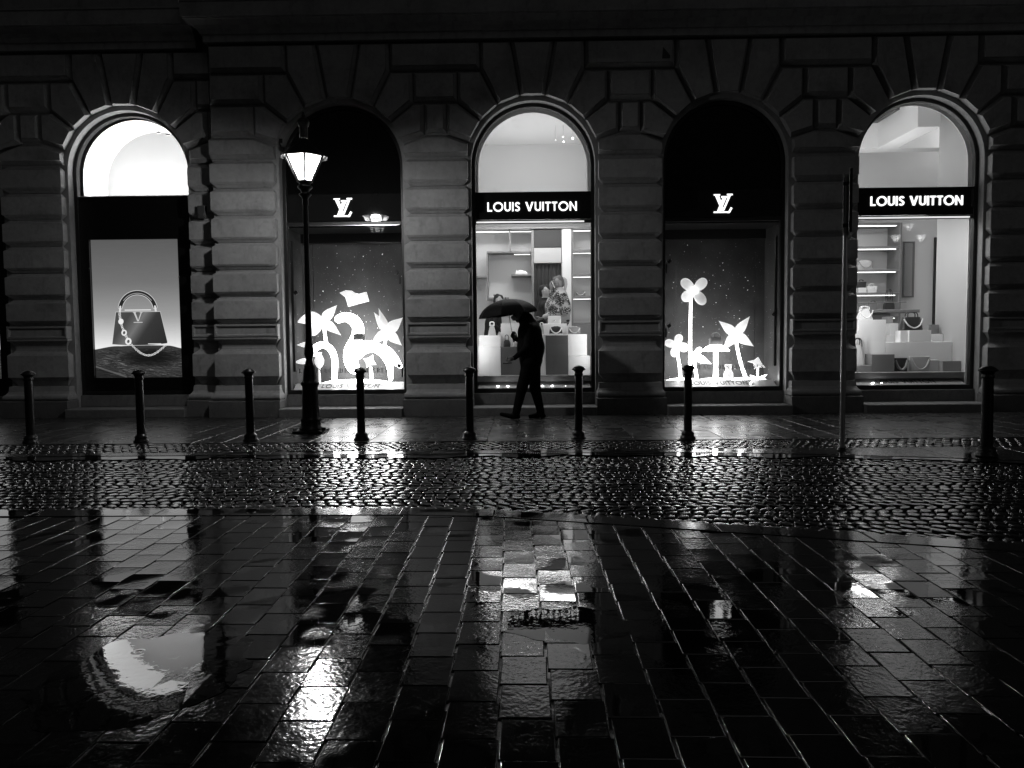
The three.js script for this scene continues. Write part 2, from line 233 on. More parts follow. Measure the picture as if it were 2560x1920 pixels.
// rainwater pooled on the slabs
for (const [i, [cx, cz, rx, rz]] of [[-1.48, -2.90, 0.40, 0.42], [0.2, -3.4, 0.3, 0.22]].entries()) {
  const p = Array.from({ length: 48 }, (_, k) => { const a = k / 48 * 2 * Math.PI, r = 1 + 0.28 * (fbm(0.5 + 0.4 * Math.cos(a), 0.5 + 0.4 * Math.sin(a), 5, 3, 700 + i) - 0.5) * 2 + 0.05 * Math.sin(9 * a + i); return V2(cx + rx * r * Math.cos(a), -cz + rz * r * Math.sin(a)); });
  structure('puddle', new THREE.ShapeGeometry(new THREE.Shape(p)).rotateX(-Math.PI / 2).translate(0, -0.0113, 0), mPool, ['large puddle at the lower left', 'shallow puddle in the middle of the slabs'][i]);
}
{ // pavement slabs in front of the shops
  const root = structure('sidewalk', null, null, 'wet grey slab pavement in front of the shops'), geos = [0, 1, 2, 3, 4, 5].map(() => bevelSlab([[-0.182, -0.302], [0.182, -0.302], [0.182, 0.302], [-0.182, 0.302]], 0.05, 0.004, rr(0, 9), rr(0, 9)));
  part('bed', new THREE.PlaneGeometry(24, 4.2).rotateX(-Math.PI / 2).translate(0, -0.03, -11.6), mBed, root);
  for (let i = -24; i <= 24; i++) for (let k = 0; k < 6; k++) { const x = i * 0.37 + 0.1, z = walkEdge - 0.31 - (k + (i & 1) * 0.5) * 0.608 + 0.3; if (Math.abs(x) > -z * 0.72 + 0.2 || z + 0.3 > walkEdge + 0.32) continue; const near = z + 0.302 > walkEdge; const m = part('slab', near ? bevelSlab([[-0.182, -0.0], [0.182, -0.0], [0.182, 0.302], [-0.182, 0.302]], 0.05, 0.004, rr(0, 9), rr(0, 9)) : geos[Math.floor(rnd() * 6)], mWalk[Math.floor(rnd() * 3)], root); m.position.set(x, rr(-1, 1) * 0.0015, z); m.rotation.set(rr(-1, 1) * 0.003, 0, rr(-1, 1) * 0.003); }
}

// ---------------------------------------------------------------- the building
const ZM = -13.0, ZL = -13.25, SPRING = 4.17, HW = 1.035, EDGE = -5.16, bays = [-3.01, 0.20, 3.40, 6.62], leftBays = [-9.92, -6.72];
const building = thing('shop_building', 'pale rusticated stone building with a row of arched shop windows', 'building');
const archPts = (c, r, y0, n = 28) => { const p = [[c - r, y0], [c + r, y0]]; for (let i = 0; i <= n; i++) { const a = i / n * Math.PI; p.push([c + r * Math.cos(a), SPRING + r * Math.sin(a)]); } return p; };
function wallGeo(x0, x1, cs, z, top) { return ext([[x0, -0.02], [x1, -0.02], [x1, top], [x0, top]], 0.34, z - 0.34, 0, cs.map(c => archPts(c, HW, 0.0).reverse())); }
part('wall', wallGeo(EDGE, 11, [...bays, 9.84], ZM, 9.5), mWall, building);
part('wall', wallGeo(-12.4, EDGE, leftBays, ZL, 9.5), mWall, building);
part('wall', box(-12.4, 11, -0.02, 9.5, -19.4, -19), mWall, building);
part('roof', box(-12.5, 11.1, 9.5, 9.7, -19.5, -12.9), mWall, building);

function pierBlock(x0, x1, yb, yt, z) { // stone with chamfered top and stepped foot, vertical ends
  const prof = [[0, 0.084, 0.074], [0.03, 0.084, 0.074], [0.045, 0.078, 0.068], [0.06, 0.062, 0.052], [0.064, 0.055, 0.046], [0.10, 0.03, 0.022], [0.112, 0.026, 0.014], [0.115, 0.014, 0.010], [0.128, 0.011, 0.008], [0.130, 0.002, 0.003], [0.14, 0, 0]];
  return loft(prof.map(([d, b, t]) => [[x0, yb], [x0 + b, yb - b], [x1 - b, yb - b], [x1, yb], [x1, yt], [x1 - t, yt + t], [x0 + t, yt + t], [x0, yt]].map(([x, y]) => [x, y, z + d])));
}
function polyBlock(poly, z, keep = []) { // voussoir or ashlar: bevelled all round except the listed edges
  const p = inset(poly, poly.map((_, i) => keep.includes(i) ? 0 : 0.004));
  return loft([[0, 0], [0.04, 0.004], [0.07, 0.02], [0.10, 0.042], [0.112, 0.05], [0.126, 0.053], [0.14, 0.057]].map(([d, s]) => inset(p, p.map((_, i) => keep.includes(i) ? 0.0005 : s)).map(([x, y]) => [x, y, z + d])));
}
function stack(x0, x1, prof, z, ends = [1, 1], k = 0.3) { // moulding: rectangles stacked by height, [y, projection]
  return loft(prof.map(([y, d]) => { const s = (d - 0.14) * (d > 0.14 ? k : 0.8); return [[x0 - s * ends[0], y, z - 0.02], [x0 - s * ends[0], y, z + d], [x1 + s * ends[1], y, z + d], [x1 + s * ends[1], y, z - 0.02]]; }), true, true);
}
const rows = [1.62, 2.07, 2.525, 2.975, 3.425, 3.88];
function pier(x0, x1, z) {
  rows.forEach((y, i) => part('stone_block', pierBlock(x0, x1, y + 0.022, y + 0.312, z), rnd() < 0.5 ? mStone : mStone2, building));
  const r = (d, i) => [[x0 + i, 1.338 + i], [x1 - i, 1.338 + i], [x1 - i, 1.549 - i], [x0 + i, 1.549 - i]].map(([x, y]) => [x, y, z + d]);
  part('panel_band', loft([r(0, 0), r(0.155, 0), r(0.165, 0.006), r(0.165, 0.03), r(0.125, 0.05)]), mStone2, building);
  part('moulding', stack(x0, x1, [[1.137, 0.045], [1.17, 0.04], [1.21, 0.05], [1.25, 0.075], [1.285, 0.115], [1.30, 0.145], [1.334, 0.15]], z), mStone, building);
  part('stone_block', stack(x0, x1, [[0.522, 0.03], [0.60, 0.075], [0.668, 0.14], [0.675, 0.16], [1.047, 0.16], [1.075, 0.125], [1.105, 0.075], [1.133, 0.05]], z), mStone, building);
  part('base_moulding', stack(x0, x1, [[0.279, 0.235], [0.292, 0.265], [0.318, 0.28], [0.345, 0.278], [0.368, 0.262], [0.378, 0.23], [0.395, 0.20], [0.43, 0.165], [0.518, 0.15]], z), mStone2, building);
  part('plinth', stack(x0, x1, [[-0.02, 0.33], [0.262, 0.33], [0.276, 0.315]], z), mPlinth, building);
}
const TOPR = 1.98, P_ = (a, r = 1.12) => [r * Math.sin(a * Math.PI / 180), r * Math.cos(a * Math.PI / 180)];
function arch(c, z, sides) {
  const put = (name, pts, keep, m) => { for (const s of m) { let q = pts.map(([x, y]) => [c + s * x, SPRING + y]), k = keep; if (s < 0) { q = q.reverse(); k = keep.map(e => (pts.length - 2 - e + pts.length) % pts.length); } part(name, polyBlock(q, z, k), rnd() < 0.5 ? mStone : mStone2, building); } };
  put('keystone', [P_(-10.5), P_(10.5), [0.36, TOPR], [-0.36, TOPR]], [0], [1]);
  put('voussoir', [P_(31), [0.86, 1.51], [0.86, TOPR], [0.36, TOPR], P_(10.5)], [4], sides);
  put('voussoir', [P_(51), [1.24, 1.0], [1.24, 1.495], [0.86, 1.495], P_(31)], [4], sides);
  put('voussoir', [P_(70.5), [1.42, 0.485], [1.42, 0.985], [1.24, 0.985], P_(51)], [4], sides);
}
function between(a, b, z, lo = null, hi = null) { // ashlar courses and springer above the pier from arch a to arch b; lo / hi: end of the wall instead
  const X = (r, s) => s < 0 ? (lo ?? a + r) : (hi ?? b - r);
  for (const [r, y0, y1] of [[0.86, 1.525, TOPR], [1.24, 1.015, 1.495], [1.42, 0.50, 0.985]]) part('ashlar', polyBlock([[X(r, -1), SPRING + y0], [X(r, 1), SPRING + y0], [X(r, 1), SPRING + y1], [X(r, -1), SPRING + y1]], z, []), mStone, building);
  const l = X(1.08, -1), h = X(1.08, 1), q = [[l, 4.29], [h, 4.29]];
  if (hi === null) q.push([h, 4.52], [b - 1.42, 4.645]); else q.push([h, 4.645]);
  if (lo === null) q.push([a + 1.42, 4.645], [l, 4.52]); else q.push([l, 4.645]);
  part('springer', polyBlock(q, z, hi === null && lo === null ? [1, 5] : hi === null ? [1, 4] : [1]), mStone2, building);
  pier(l, h, z);
}
bays.forEach(c => arch(c, ZM, [-1, 1]));
leftBays.forEach(c => arch(c, ZL, c > -8 ? [-1, 1] : [1]));
between(bays[0], bays[1], ZM); between(bays[1], bays[2], ZM); between(bays[2], bays[3], ZM); between(bays[3], 9.84, ZM);
between(null, bays[0], ZM, EDGE); between(leftBays[0], leftBays[1], ZL); between(leftBays[1], null, ZL, null, EDGE - 0.012);
const corniceProfile = [[6.156, 0.17], [6.268, 0.17], [6.272, 0.20], [6.30, 0.215], [6.34, 0.235], [6.385, 0.28], [6.42, 0.335], [6.44, 0.36], [6.448, 0.40], [6.462, 0.40], [6.466, 0.425], [6.69, 0.43], [6.70, 0.45], [6.725, 0.45], [6.79, 0.16]];
part('cornice', stack(EDGE, 11, corniceProfile, ZM, [1, 0], 1), mStone, building);
part('cornice', stack(-12.4, EDGE - 0.25, corniceProfile, ZL, [0, 0]), mStone, building);
part('string_course', stack(EDGE, 11, [[6.80, 0.16], [7.3, 0.16], [7.32, 0.2], [7.4, 0.2]], ZM, [1, 0], 1), mStone2, building);
for (const x of [-1.883, 1.23]) part('spout', box(x - 0.02, x + 0.02, 6.735, 6.80, ZM + 0.16, ZM + 0.40), mBlack, building);
part('chipped_patch', ext([[2.315, 5.80], [2.44, 5.80], [2.445, 5.85], [2.33, 5.985]], 0.006, ZM + 0.137, 0), mBlack, building);

// ---------------------------------------------------------------- lettering
const font = await new FontLoader().loadAsync('fonts/droid/droid_serif_bold.typeface.json');
const R4 = (a, b, c, d) => [[a, b], [c, b], [c, d], [a, d]];
const ring = (cx, cy, R, r, a0, a1, n = 22) => { const p = []; for (let i = 0; i <= n; i++) { const t = a0 + (a1 - a0) * i / n; p.push([cx + R * Math.cos(t), cy + R * Math.sin(t)]); } for (let i = n; i >= 0; i--) { const t = a0 + (a1 - a0) * i / n; p.push([cx + r * Math.cos(t), cy + r * Math.sin(t)]); } return p; };
const PI = Math.PI, w_ = 0.16, glyphs = { // geometric capitals, cap height 1
  L: [0.50, [R4(0, 0, w_, 1), R4(w_, 0, 0.5, w_)]], O: [1.04, [ring(0.52, 0.5, 0.53, 0.365, 0, PI), ring(0.52, 0.5, 0.53, 0.365, PI, 2 * PI)]],
  U: [0.68, [R4(0, 0.34, w_, 1), R4(0.68 - w_, 0.34, 0.68, 1), ring(0.34, 0.34, 0.34, 0.18, PI, 2 * PI)]], I: [w_, [R4(0, 0, w_, 1)]],
  S: [0.56, [ring(0.29, 0.735, 0.27, 0.11, 0.25, 1.5 * PI), ring(0.27, 0.275, 0.28, 0.12, -PI * 0.86, 0.5 * PI)]],
  V: [0.86, [[[0, 1], [0.335, 0], [0.525, 0], [0.86, 1], [0.66, 1], [0.43, 0.29], [0.20, 1]]]], T: [0.58, [R4(0, 1 - w_, 0.58, 1), R4(0.29 - w_ / 2, 0, 0.29 + w_ / 2, 1 - w_)]],
  N: [0.76, [R4(0, 0, w_, 1), R4(0.76 - w_, 0, 0.76, 1), [[0, 1], [w_ * 0.9, 1], [0.76, 0], [0.76 - w_ * 0.9, 0]]]], ' ': [0.30, []],
};
function wordmark(text, x0, x1, y0, h, z, d, mat, parent) {
  const gap = 0.13; let W = -gap; for (const c of text) W += glyphs[c][0] + gap;
  const sx = (x1 - x0) / W; let x = 0;
  for (const c of text) { const [w, ps] = glyphs[c]; if (ps.length) part('letter', merge(ps.map((p, i) => ext(p.map(([a, b]) => [x0 + (x + a) * sx, y0 + b * h]), d + i * 0.0008, z))), mat, parent); x += w + gap; }
}
function serifText(text, x0, x1, y0, h, z, d, mat, parent) {
  const G = font.data.glyphs, s = h / 1.0, k = s / font.data.resolution; let W = 0; for (const c of text) W += (G[c] ?? G.E).ha * k * 1.18;
  const f = (x1 - x0) / W; let x = 0;
  for (const c of text) { if (c !== ' ') { const sh = font.generateShapes(G[c] ? c : 'E', s), g = new THREE.ExtrudeGeometry(sh, { depth: d, bevelEnabled: false, curveSegments: 4 }); g.scale(f, 1, 1); g.translate(x0 + x * f, y0, z); part('letter', boxUV(g), mat, parent); } x += (G[c] ?? G.E).ha * k * 1.18; }
}
function monogram(x0, y0, s, z, d, mat, parent) {
  const polys = [R4(0, 0.925, 0.335, 0.985), [[0.07, 0.925], [0.42, 0.13], [0.55, 0.13], [0.27, 0.925]], [[0.47, 0.13], [0.56, 0.13], [0.91, 0.93], [0.80, 0.93]], R4(0.71, 0.925, 1.0, 1.0), R4(0.40, 0.80, 0.745, 0.88), [[0.17, 0.06], [0.36, 0.06], [0.67, 0.81], [0.48, 0.81]], R4(0, 0, 0.85, 0.07), [[0.74, 0.0], [0.86, 0.0], [0.99, 0.24], [0.91, 0.29], [0.80, 0.10]]];
  part('monogram', merge(polys.map((p, i) => { const q = p.map(([a, b]) => [x0 + a * s, y0 + b * s]); return ext(area(q) < 0 ? q.reverse() : q, d + i * 0.0007, z); })), mat, parent);
}

// ---------------------------------------------------------------- shop windows
function archShape(c, r, y0) { const s = new THREE.Shape(archPts(c, r, y0).map(p => V2(...p))); return s; }
function shopWindow(c, z, label, o = {}) { // frame mesh with panes, sign and lettering as its parts
  const zf = z - 0.15, out = archPts(c, HW - 0.003, 0.342), inn = archPts(c, HW - 0.062, 0.416).reverse();
  const f = part('shop_window', ext(out, 0.10, zf - 0.10, 0.006, [inn]), mFrame, building); f.userData.label = label;
  const r = HW - 0.064;
  const pane = (g, name = 'pane', m = mPane) => part(name, g.translate(0, 0, zf - 0.055), m, f);
  const sh = new THREE.Shape([V2(c - r, 3.745), V2(c + r, 3.745), ...Array.from({ length: 25 }, (_, i) => { const a = i / 24 * PI; return V2(c + r * Math.cos(a), SPRING + r * Math.sin(a)); })]);
  if (o.darkTop) pane(new THREE.ShapeGeometry(sh, 12), 'dark_pane', mDarkGlass); else pane(new THREE.ShapeGeometry(sh, 12));
  if (!o.poster) {
    pane(new THREE.PlaneGeometry(2 * r, 2.798).translate(c, 0.418 + 1.399, 0));
    part('sign_panel', rbox(c - r, c + r, 3.275, 3.735, zf - 0.07, zf + 0.006, 0.004), mSign, f);
    part('transom', rbox(c - r, c + r, 3.214, 3.270, zf - 0.09, zf - 0.004, 0.004), mFrame, f);
  }
  part('apron', rbox(c - HW + 0.002, c + HW - 0.002, 0.142, 0.338, z - 0.3, z - 0.10, 0.004), mSill, f);
  part('step', rbox(c - 1.02, c + 1.02, -0.02, 0.138, z - 0.3, z + 0.42, 0.012), mSill, building);
  return f;
}
const win = bays.map((c, i) => shopWindow(c, ZM, ['arched window with glowing swan-like shapes', 'arched window behind the walking person', 'arched window with glowing flower shapes', 'arched window with stepped bag display'][i], { darkTop: i % 2 === 0 }));
{ const f = shopWindow(9.84, ZM, 'dark arched window beyond the right edge', { darkTop: true }); part('backing', box(8.8, 10.9, 0.3, 5.3, ZM - 0.42, ZM - 0.36), mBlack, f); }
const SHOP = 'LOUIS VUITTON';
wordmark(SHOP, -0.572, 0.936, 3.412, 0.150, ZM - 0.143, 0.02, mLetter, win[1]);
wordmark(SHOP, 5.855, 7.39, 3.432, 0.155, ZM - 0.143, 0.02, mLetter, win[3]);
monogram(-3.172, 3.352, 0.312, ZM - 0.143, 0.02, mLetter, win[0]);
monogram(3.236, 3.345, 0.314, ZM - 0.143, 0.02, mLetter, win[2]);
for (const i of [1, 3]) { const c = bays[i]; part('led_strip', box(c - 0.96, c + (i === 1 ? 0.86 : 0.90), 3.222, 3.246, ZM - 0.153, ZM - 0.146), glow(0.9), win[i]); }
for (const i of [0, 2]) { const c = bays[i]; part('trim', box(c - 0.96, c + 0.94, 3.205, 3.213, ZM - 0.16, ZM - 0.148), grey(0.5, 0.25, { metalness: 1 }), win[i]); }
const mInk = grey(0.02, 0.5);
serifText('LE VOYAGE DES LUMIÈRES', -3.86, -2.30, 0.705, 0.076, ZM - 0.203, 0.001, mInk, win[0]);
serifText('LE VOYAGE DES LUMIÈRES', 2.685, 4.124, 0.713, 0.074, ZM - 0.203, 0.001, mInk, win[2]);

// window with the poster box and the bright vaulted niche
const mPosterBox = grey(0.004, 0.35);
function posterTexture() {
  const W = 640, H = 984, cv = document.createElement('canvas'); cv.width = W; cv.height = H; const x = cv.getContext('2d'), g = (v, a = 1) => `rgba(${v},${v},${v},${a})`;
  let q = x.createLinearGradient(0, 0, 0, 760); q.addColorStop(0, g(92)); q.addColorStop(0.4, g(116)); q.addColorStop(0.72, g(162)); q.addColorStop(1, g(244)); x.fillStyle = q; x.fillRect(0, 0, W, H);
  for (let i = 0; i < 900; i++) { x.fillStyle = g(rnd() < 0.5 ? 60 : 200, 0.03); x.fillRect(rr(0, W), rr(0, 760), rr(20, 120), rr(1, 3)); }
  x.fillStyle = g(58); x.beginPath(); x.moveTo(0, 778); x.bezierCurveTo(70, 768, 110, 752, 190, 756); x.bezierCurveTo(330, 748, 470, 752, 540, 755); x.bezierCurveTo(580, 760, 600, 772, W, 776); x.lineTo(W, H); x.lineTo(0, H); x.fill();
  for (let i = 0; i < 2200; i++) { const y = rr(775, H), v = (rnd() < 0.7 ? rr(14, 60) : rr(70, 150)) | 0; x.strokeStyle = g(v, 0.6); x.lineWidth = rr(0.6, 3); const a = rr(0, W), l = rr(10, 70); x.beginPath(); x.moveTo(a, y); x.lineTo(a + l, y + l * rr(-0.15, 0.4)); x.stroke(); }
  for (let i = 0; i < 26; i++) { x.fillStyle = g(16, 0.07); x.beginPath(); x.ellipse(400, 838, 60 + i * 7, 14 + i * 2.4, 0, 0, 7); x.fill(); }
  x.fillStyle = g(24, 0.5); x.beginPath(); x.moveTo(0, 905); x.lineTo(230, 984); x.lineTo(0, 984); x.fill(); x.strokeStyle = g(105, 0.7); x.lineWidth = 12; x.beginPath(); x.moveTo(0, 900); x.lineTo(220, 975); x.stroke();
  x.lineCap = 'round'; x.strokeStyle = g(230); x.lineWidth = 34; x.beginPath(); x.arc(320, 505, 128, PI * 1.07, PI * 1.93); x.stroke(); x.strokeStyle = g(40); x.lineWidth = 27; x.beginPath(); x.arc(320, 505, 128, PI * 1.07, PI * 1.93); x.stroke(); x.strokeStyle = g(170); x.lineWidth = 5; x.beginPath(); x.arc(320, 505, 124, PI * 1.2, PI * 1.8); x.stroke();
  x.strokeStyle = g(225); x.lineWidth = 14; x.beginPath(); x.moveTo(195, 475); x.lineTo(190, 512); x.moveTo(445, 475); x.lineTo(450, 512); x.stroke();
  q = x.createLinearGradient(150, 500, 500, 750); q.addColorStop(0, g(82)); q.addColorStop(0.25, g(70)); q.addColorStop(0.45, g(118)); q.addColorStop(0.62, g(56)); q.addColorStop(1, g(44)); x.fillStyle = q; x.beginPath(); x.moveTo(160, 512); x.lineTo(482, 512); x.lineTo(528, 738); x.quadraticCurveTo(330, 762, 125, 742); x.closePath(); x.fill(); x.strokeStyle = g(215); x.lineWidth = 3; x.stroke();
  for (let i = 0; i < 3000; i++) { x.fillStyle = g(rnd() < 0.5 ? 20 : 150, 0.06); x.fillRect(rr(150, 500), rr(520, 735), rr(1, 3), rr(1, 3)); }
  x.fillStyle = g(235); x.fillRect(225, 496, 190, 7); x.fillRect(385, 738, 95, 5);
  x.save(); x.translate(283, 512); x.scale(72, -78); x.translate(0, -1); x.fillStyle = g(205); for (const p of [R4(0, 0.93, 0.34, 1), [[0.07, 0.93], [0.42, 0.13], [0.55, 0.13], [0.27, 0.93]], [[0.47, 0.13], [0.56, 0.13], [0.91, 0.93], [0.8, 0.93]], R4(0.7, 0.93, 1, 1), R4(0.05, 0, 0.95, 0.07)]) { x.beginPath(); p.forEach(([a, b], i) => i ? x.lineTo(a, b) : x.moveTo(a, b)); x.fill(); } x.restore();
  const ch = (pts, r) => { for (const [a, b] of pts) { x.strokeStyle = g(238); x.lineWidth = 3.5; x.beginPath(); x.ellipse(a, b, r, r * 0.62, rr(0, 3), 0, 7); x.stroke(); } };
  ch(Array.from({ length: 20 }, (_, i) => { const t = i / 19; return [188 + 62 * t * t, 520 + 205 * t]; }), 8); ch(Array.from({ length: 26 }, (_, i) => { const t = i / 25; return [255 + 275 * t, 735 + 100 * Math.sin(t * PI) * (1 - t * 0.25)]; }), 7);
  x.fillStyle = g(240); for (const [a, b, r] of [[195, 580, 19], [215, 660, 20], [243, 722, 23]]) { x.beginPath(); x.ellipse(a, b, r, r * 1.1, 0.3, 0, 7); x.fill(); } x.fillStyle = g(90); for (const [a, b] of [[215, 660], [243, 722]]) { x.beginPath(); x.ellipse(a, b, 9, 12, 0.3, 0, 7); x.fill(); }
  const t = new THREE.CanvasTexture(cv); t.colorSpace = THREE.SRGBColorSpace; return t;
}
const tPoster = posterTexture();
const mPoster = new THREE.MeshPhysicalMaterial({ color: 0x050505, roughness: 0.4, emissive: 0xffffff, emissiveMap: tPoster, emissiveIntensity: 0.95 });
for (const c of leftBays) {
  const f = shopWindow(c, ZL, c > -8 ? 'arched window with bright niche above a backlit handbag poster' : 'arched window cut off by the left edge of the photo', { poster: true }), z = ZL - 0.16, px = c - 0.035;
  part('panel', ext(R4(c - 0.968, 0.418, c + 0.968, 3.79), 0.05, z - 0.05, 0.003, [R4(px - 0.775, 0.645, px + 0.775, 3.05).reverse()]), mPosterBox, f);
  part('poster', new THREE.PlaneGeometry(1.57, 2.43).translate(px, 1.8475, z - 0.075), mPoster, f);
  part('backing', box(c - 0.97, c + 0.97, 0.46, 3.78, z - 0.30, z - 0.09), mPosterBox, f);
  rectLight(1.5, 2.35, 0.3, [px, 1.85, z - 0.06], [px, 1.85, 0]);
}
{ // bright vaulted niche over the poster box
  const c = leftBays[1], r = 0.965, z0 = ZL - 0.35, z1 = ZL - 1.15;
  const n = thing('vaulted_niche', 'bright white vaulted niche above the backlit handbag poster', 'niche');
  const arc = Array.from({ length: 25 }, (_, i) => { const a = i / 24 * PI; return [c + r * Math.cos(a), SPRING + r * Math.sin(a)]; }), line = [[c + r, 3.80], ...arc, [c - r, 3.80]];
  const P = [], T = [], m = line.length; for (const zz of [z0, z1]) for (const [x, y] of line) P.push([x, y, zz]); for (let i = 0; i + 1 < m; i++) T.push([i, i + m, i + 1 + m], [i, i + 1 + m, i + 1]);
  part('vault', tri(P, T), mWhite, n); part('back_wall', new THREE.ShapeGeometry(new THREE.Shape(line.map(p => V2(...p))), 12).translate(0, 0, z1), grey(0.34, 0.9), n);
  part('ledge', box(c - r, c + r, 3.76, 3.80, z1, ZL - 0.16), mWhite, n);
  part('led_strip', box(c - 0.85, c + 0.85, 3.803, 3.82, z0 - 0.16, z0 - 0.06), glow(4), n);
  rectLight(1.7, 0.12, 78, [c, 3.83, z0 - 0.11], [c, 5.2, z0 - 0.6]);
  for (const dx of [0.35, 0.52]) part('clip', box(c + dx, c + dx + 0.06, 4.99 - dx * 0.22, 5.02 - dx * 0.22, z0 - 0.05, z0 - 0.02), mPlaster, n);
}

// ---------------------------------------------------------------- shop interiors
const FLOOR = 0.62;
function sillStrip(c, f, z, text) { // polished metal ledge inside the glass
  const ends = [c - 0.968, c + 0.968], prof = [[0.40, z - 0.26], [0.415, z - 0.26], [0.510, z - 0.50], [0.40, z - 0.50]], P = [], T = [[0, 2, 1], [0, 3, 2], [4, 5, 6], [4, 6, 7]];
  for (const x of ends) for (const [y, q] of prof) P.push([x, y, q]); for (let i = 0; i < 4; i++) { const j = (i + 1) % 4; T.push([i, j, j + 4], [i, j + 4, i + 4]); }
  part('metal_sill', tri(P, T), mSteel, f);
  if (text) { const n = f.children.length; wordmark(SHOP, c - 0.50, c + 0.50, 0.02, 0.14, 0.001, 0.002, mInk, f); for (const k of f.children.slice(n)) k.geometry.rotateX(-1.194).translate(0, 0.43, z - 0.298); }
}
const tSteel = tex(256, (u, v) => 0.5 + 0.8 * (fbm(u, v, 20, 3, 301) - 0.5));
const mSteel = grey(0.42, 0.34, { metalness: 0.3, bumpMap: rep(tSteel, 2), bumpScale: 0.004 });
[0, 1, 2, 3].forEach(i => sillStrip(bays[i], win[i], ZM, i !== 1));

const roomHole = (c, r) => { const p = [[c - 1.0, 0.40], [c + 1.0, 0.40], [c + 1.0, 3.42], [c + r, 3.42]]; for (let i = 0; i <= 24; i++) { const a = i / 24 * PI; p.push([c + r * Math.cos(a), SPRING + r * Math.sin(a)]); } p.push([c - r, 3.42], [c - 1.0, 3.42]); return p.reverse(); };
function room(c, x0, x1, zb, top, label, side) { // plastered walls, floor and ceiling with thickness
  const zf = ZM - 0.34;
  structure('interior_floor', box(x0, x1, FLOOR - 0.1, FLOOR, zb, zf - 0.02), grey(0.30, 0.3), label + ' floor');
  structure('interior_ceiling', box(x0 - 0.1, x1 + 0.1, top, top + 0.1, zb - 0.1, zf), mPlaster, label + ' white ceiling');
  structure('interior_wall', box(x0, x1, FLOOR, top, zb - 0.1, zb), mPlaster, label + ' back wall');
  structure('interior_wall', box(x0 - 0.1, x0, FLOOR - 0.1, top, zb - 0.1, zf), mPlaster, label + ' wall on the left');
  structure('interior_wall', box(x1, x1 + 0.1, FLOOR - 0.1, top, zb - 0.1, zf), mPlaster, label + ' wall on the right');
  structure('interior_wall', ext(R4(x0, 0.38, x1, top), 0.012, zf - 0.016, 0, [roomHole(c, side)]), mPlaster, label + ' plaster round the window');
}
function addedJambLight(x, side, label, L) { // added lamp strip, unseen behind the window frame, to brighten the display boxes
  const t = thing('added_jamb_light', label, 'light'); part('body', rbox(x - 0.018, x + 0.018, 0.75, 3.15, -13.335, -13.30, 0.003), mPlaster, t); part('lens', box(x - 0.014 - side * 0.006, x + 0.014 - side * 0.006, 0.78, 3.12, -13.341, -13.336), glow(2), t);
  rectLight(0.035, 2.3, L, [x - side * 0.022, 1.95, -13.346], [x - side * 0.9, 1.95, -14.1]);
}
addedJambLight(-0.805, -1, 'added unseen lamp strip behind the left frame of the window behind the walking person', 22); addedJambLight(1.205, 1, 'added unseen lamp strip behind the right frame of the window behind the walking person', 22);
addedJambLight(5.615, -1, 'added unseen lamp strip behind the left frame of the right window', 42);
const mWood = grey(0.20, 0.4), mMullion = grey(0.22, 0.4), mShelfBack = grey(0.70, 0.55), mCurtain = grey(0.045, 0.8);
function addedCeilingLight(x, y, z, w, d, I, label) { const t = thing('added_ceiling_light', label, 'added ceiling light'); part('panel', box(x - w / 2, x + w / 2, y - 0.03, y, z - d / 2, z + d / 2), glow(Math.min(I * 0.25, 2.5)), t); part('frame', box(x - w / 2 - 0.03, x + w / 2 + 0.03, y, y + 0.02, z - d / 2 - 0.03, z + d / 2 + 0.03), mPlaster, t); const l = rectLight(w, d, I, [x, y - 0.035, z], [x, 0, z]); return l; }  // added glowing panel, kept out of view, to fill the room with light
function addedLightBar(x, y, z, w, d, down, up, label) { // added bar, out of sight behind the sign, lighting the room both ways
  const t = thing('added_light_bar', label, 'light'); part('body', rbox(x - w / 2 - 0.02, x + w / 2 + 0.02, y + 0.03, y + 0.13, z - d / 2 - 0.01, z + d / 2 + 0.01), mPlaster, t); part('lower_lens', box(x - w / 2, x + w / 2, y + 0.01, y + 0.028, z - d / 2, z + d / 2), glow(2), t); part('upper_lens', box(x - w / 2, x + w / 2, y + 0.132, y + 0.15, z - d / 2, z + d / 2), glow(2), t);
  rectLight(w, d, down, [x, y, z], [x, 0, z - 0.001]); rectLight(w, d, up, [x, y + 0.16, z], [x, 9, z - 0.001]);
}
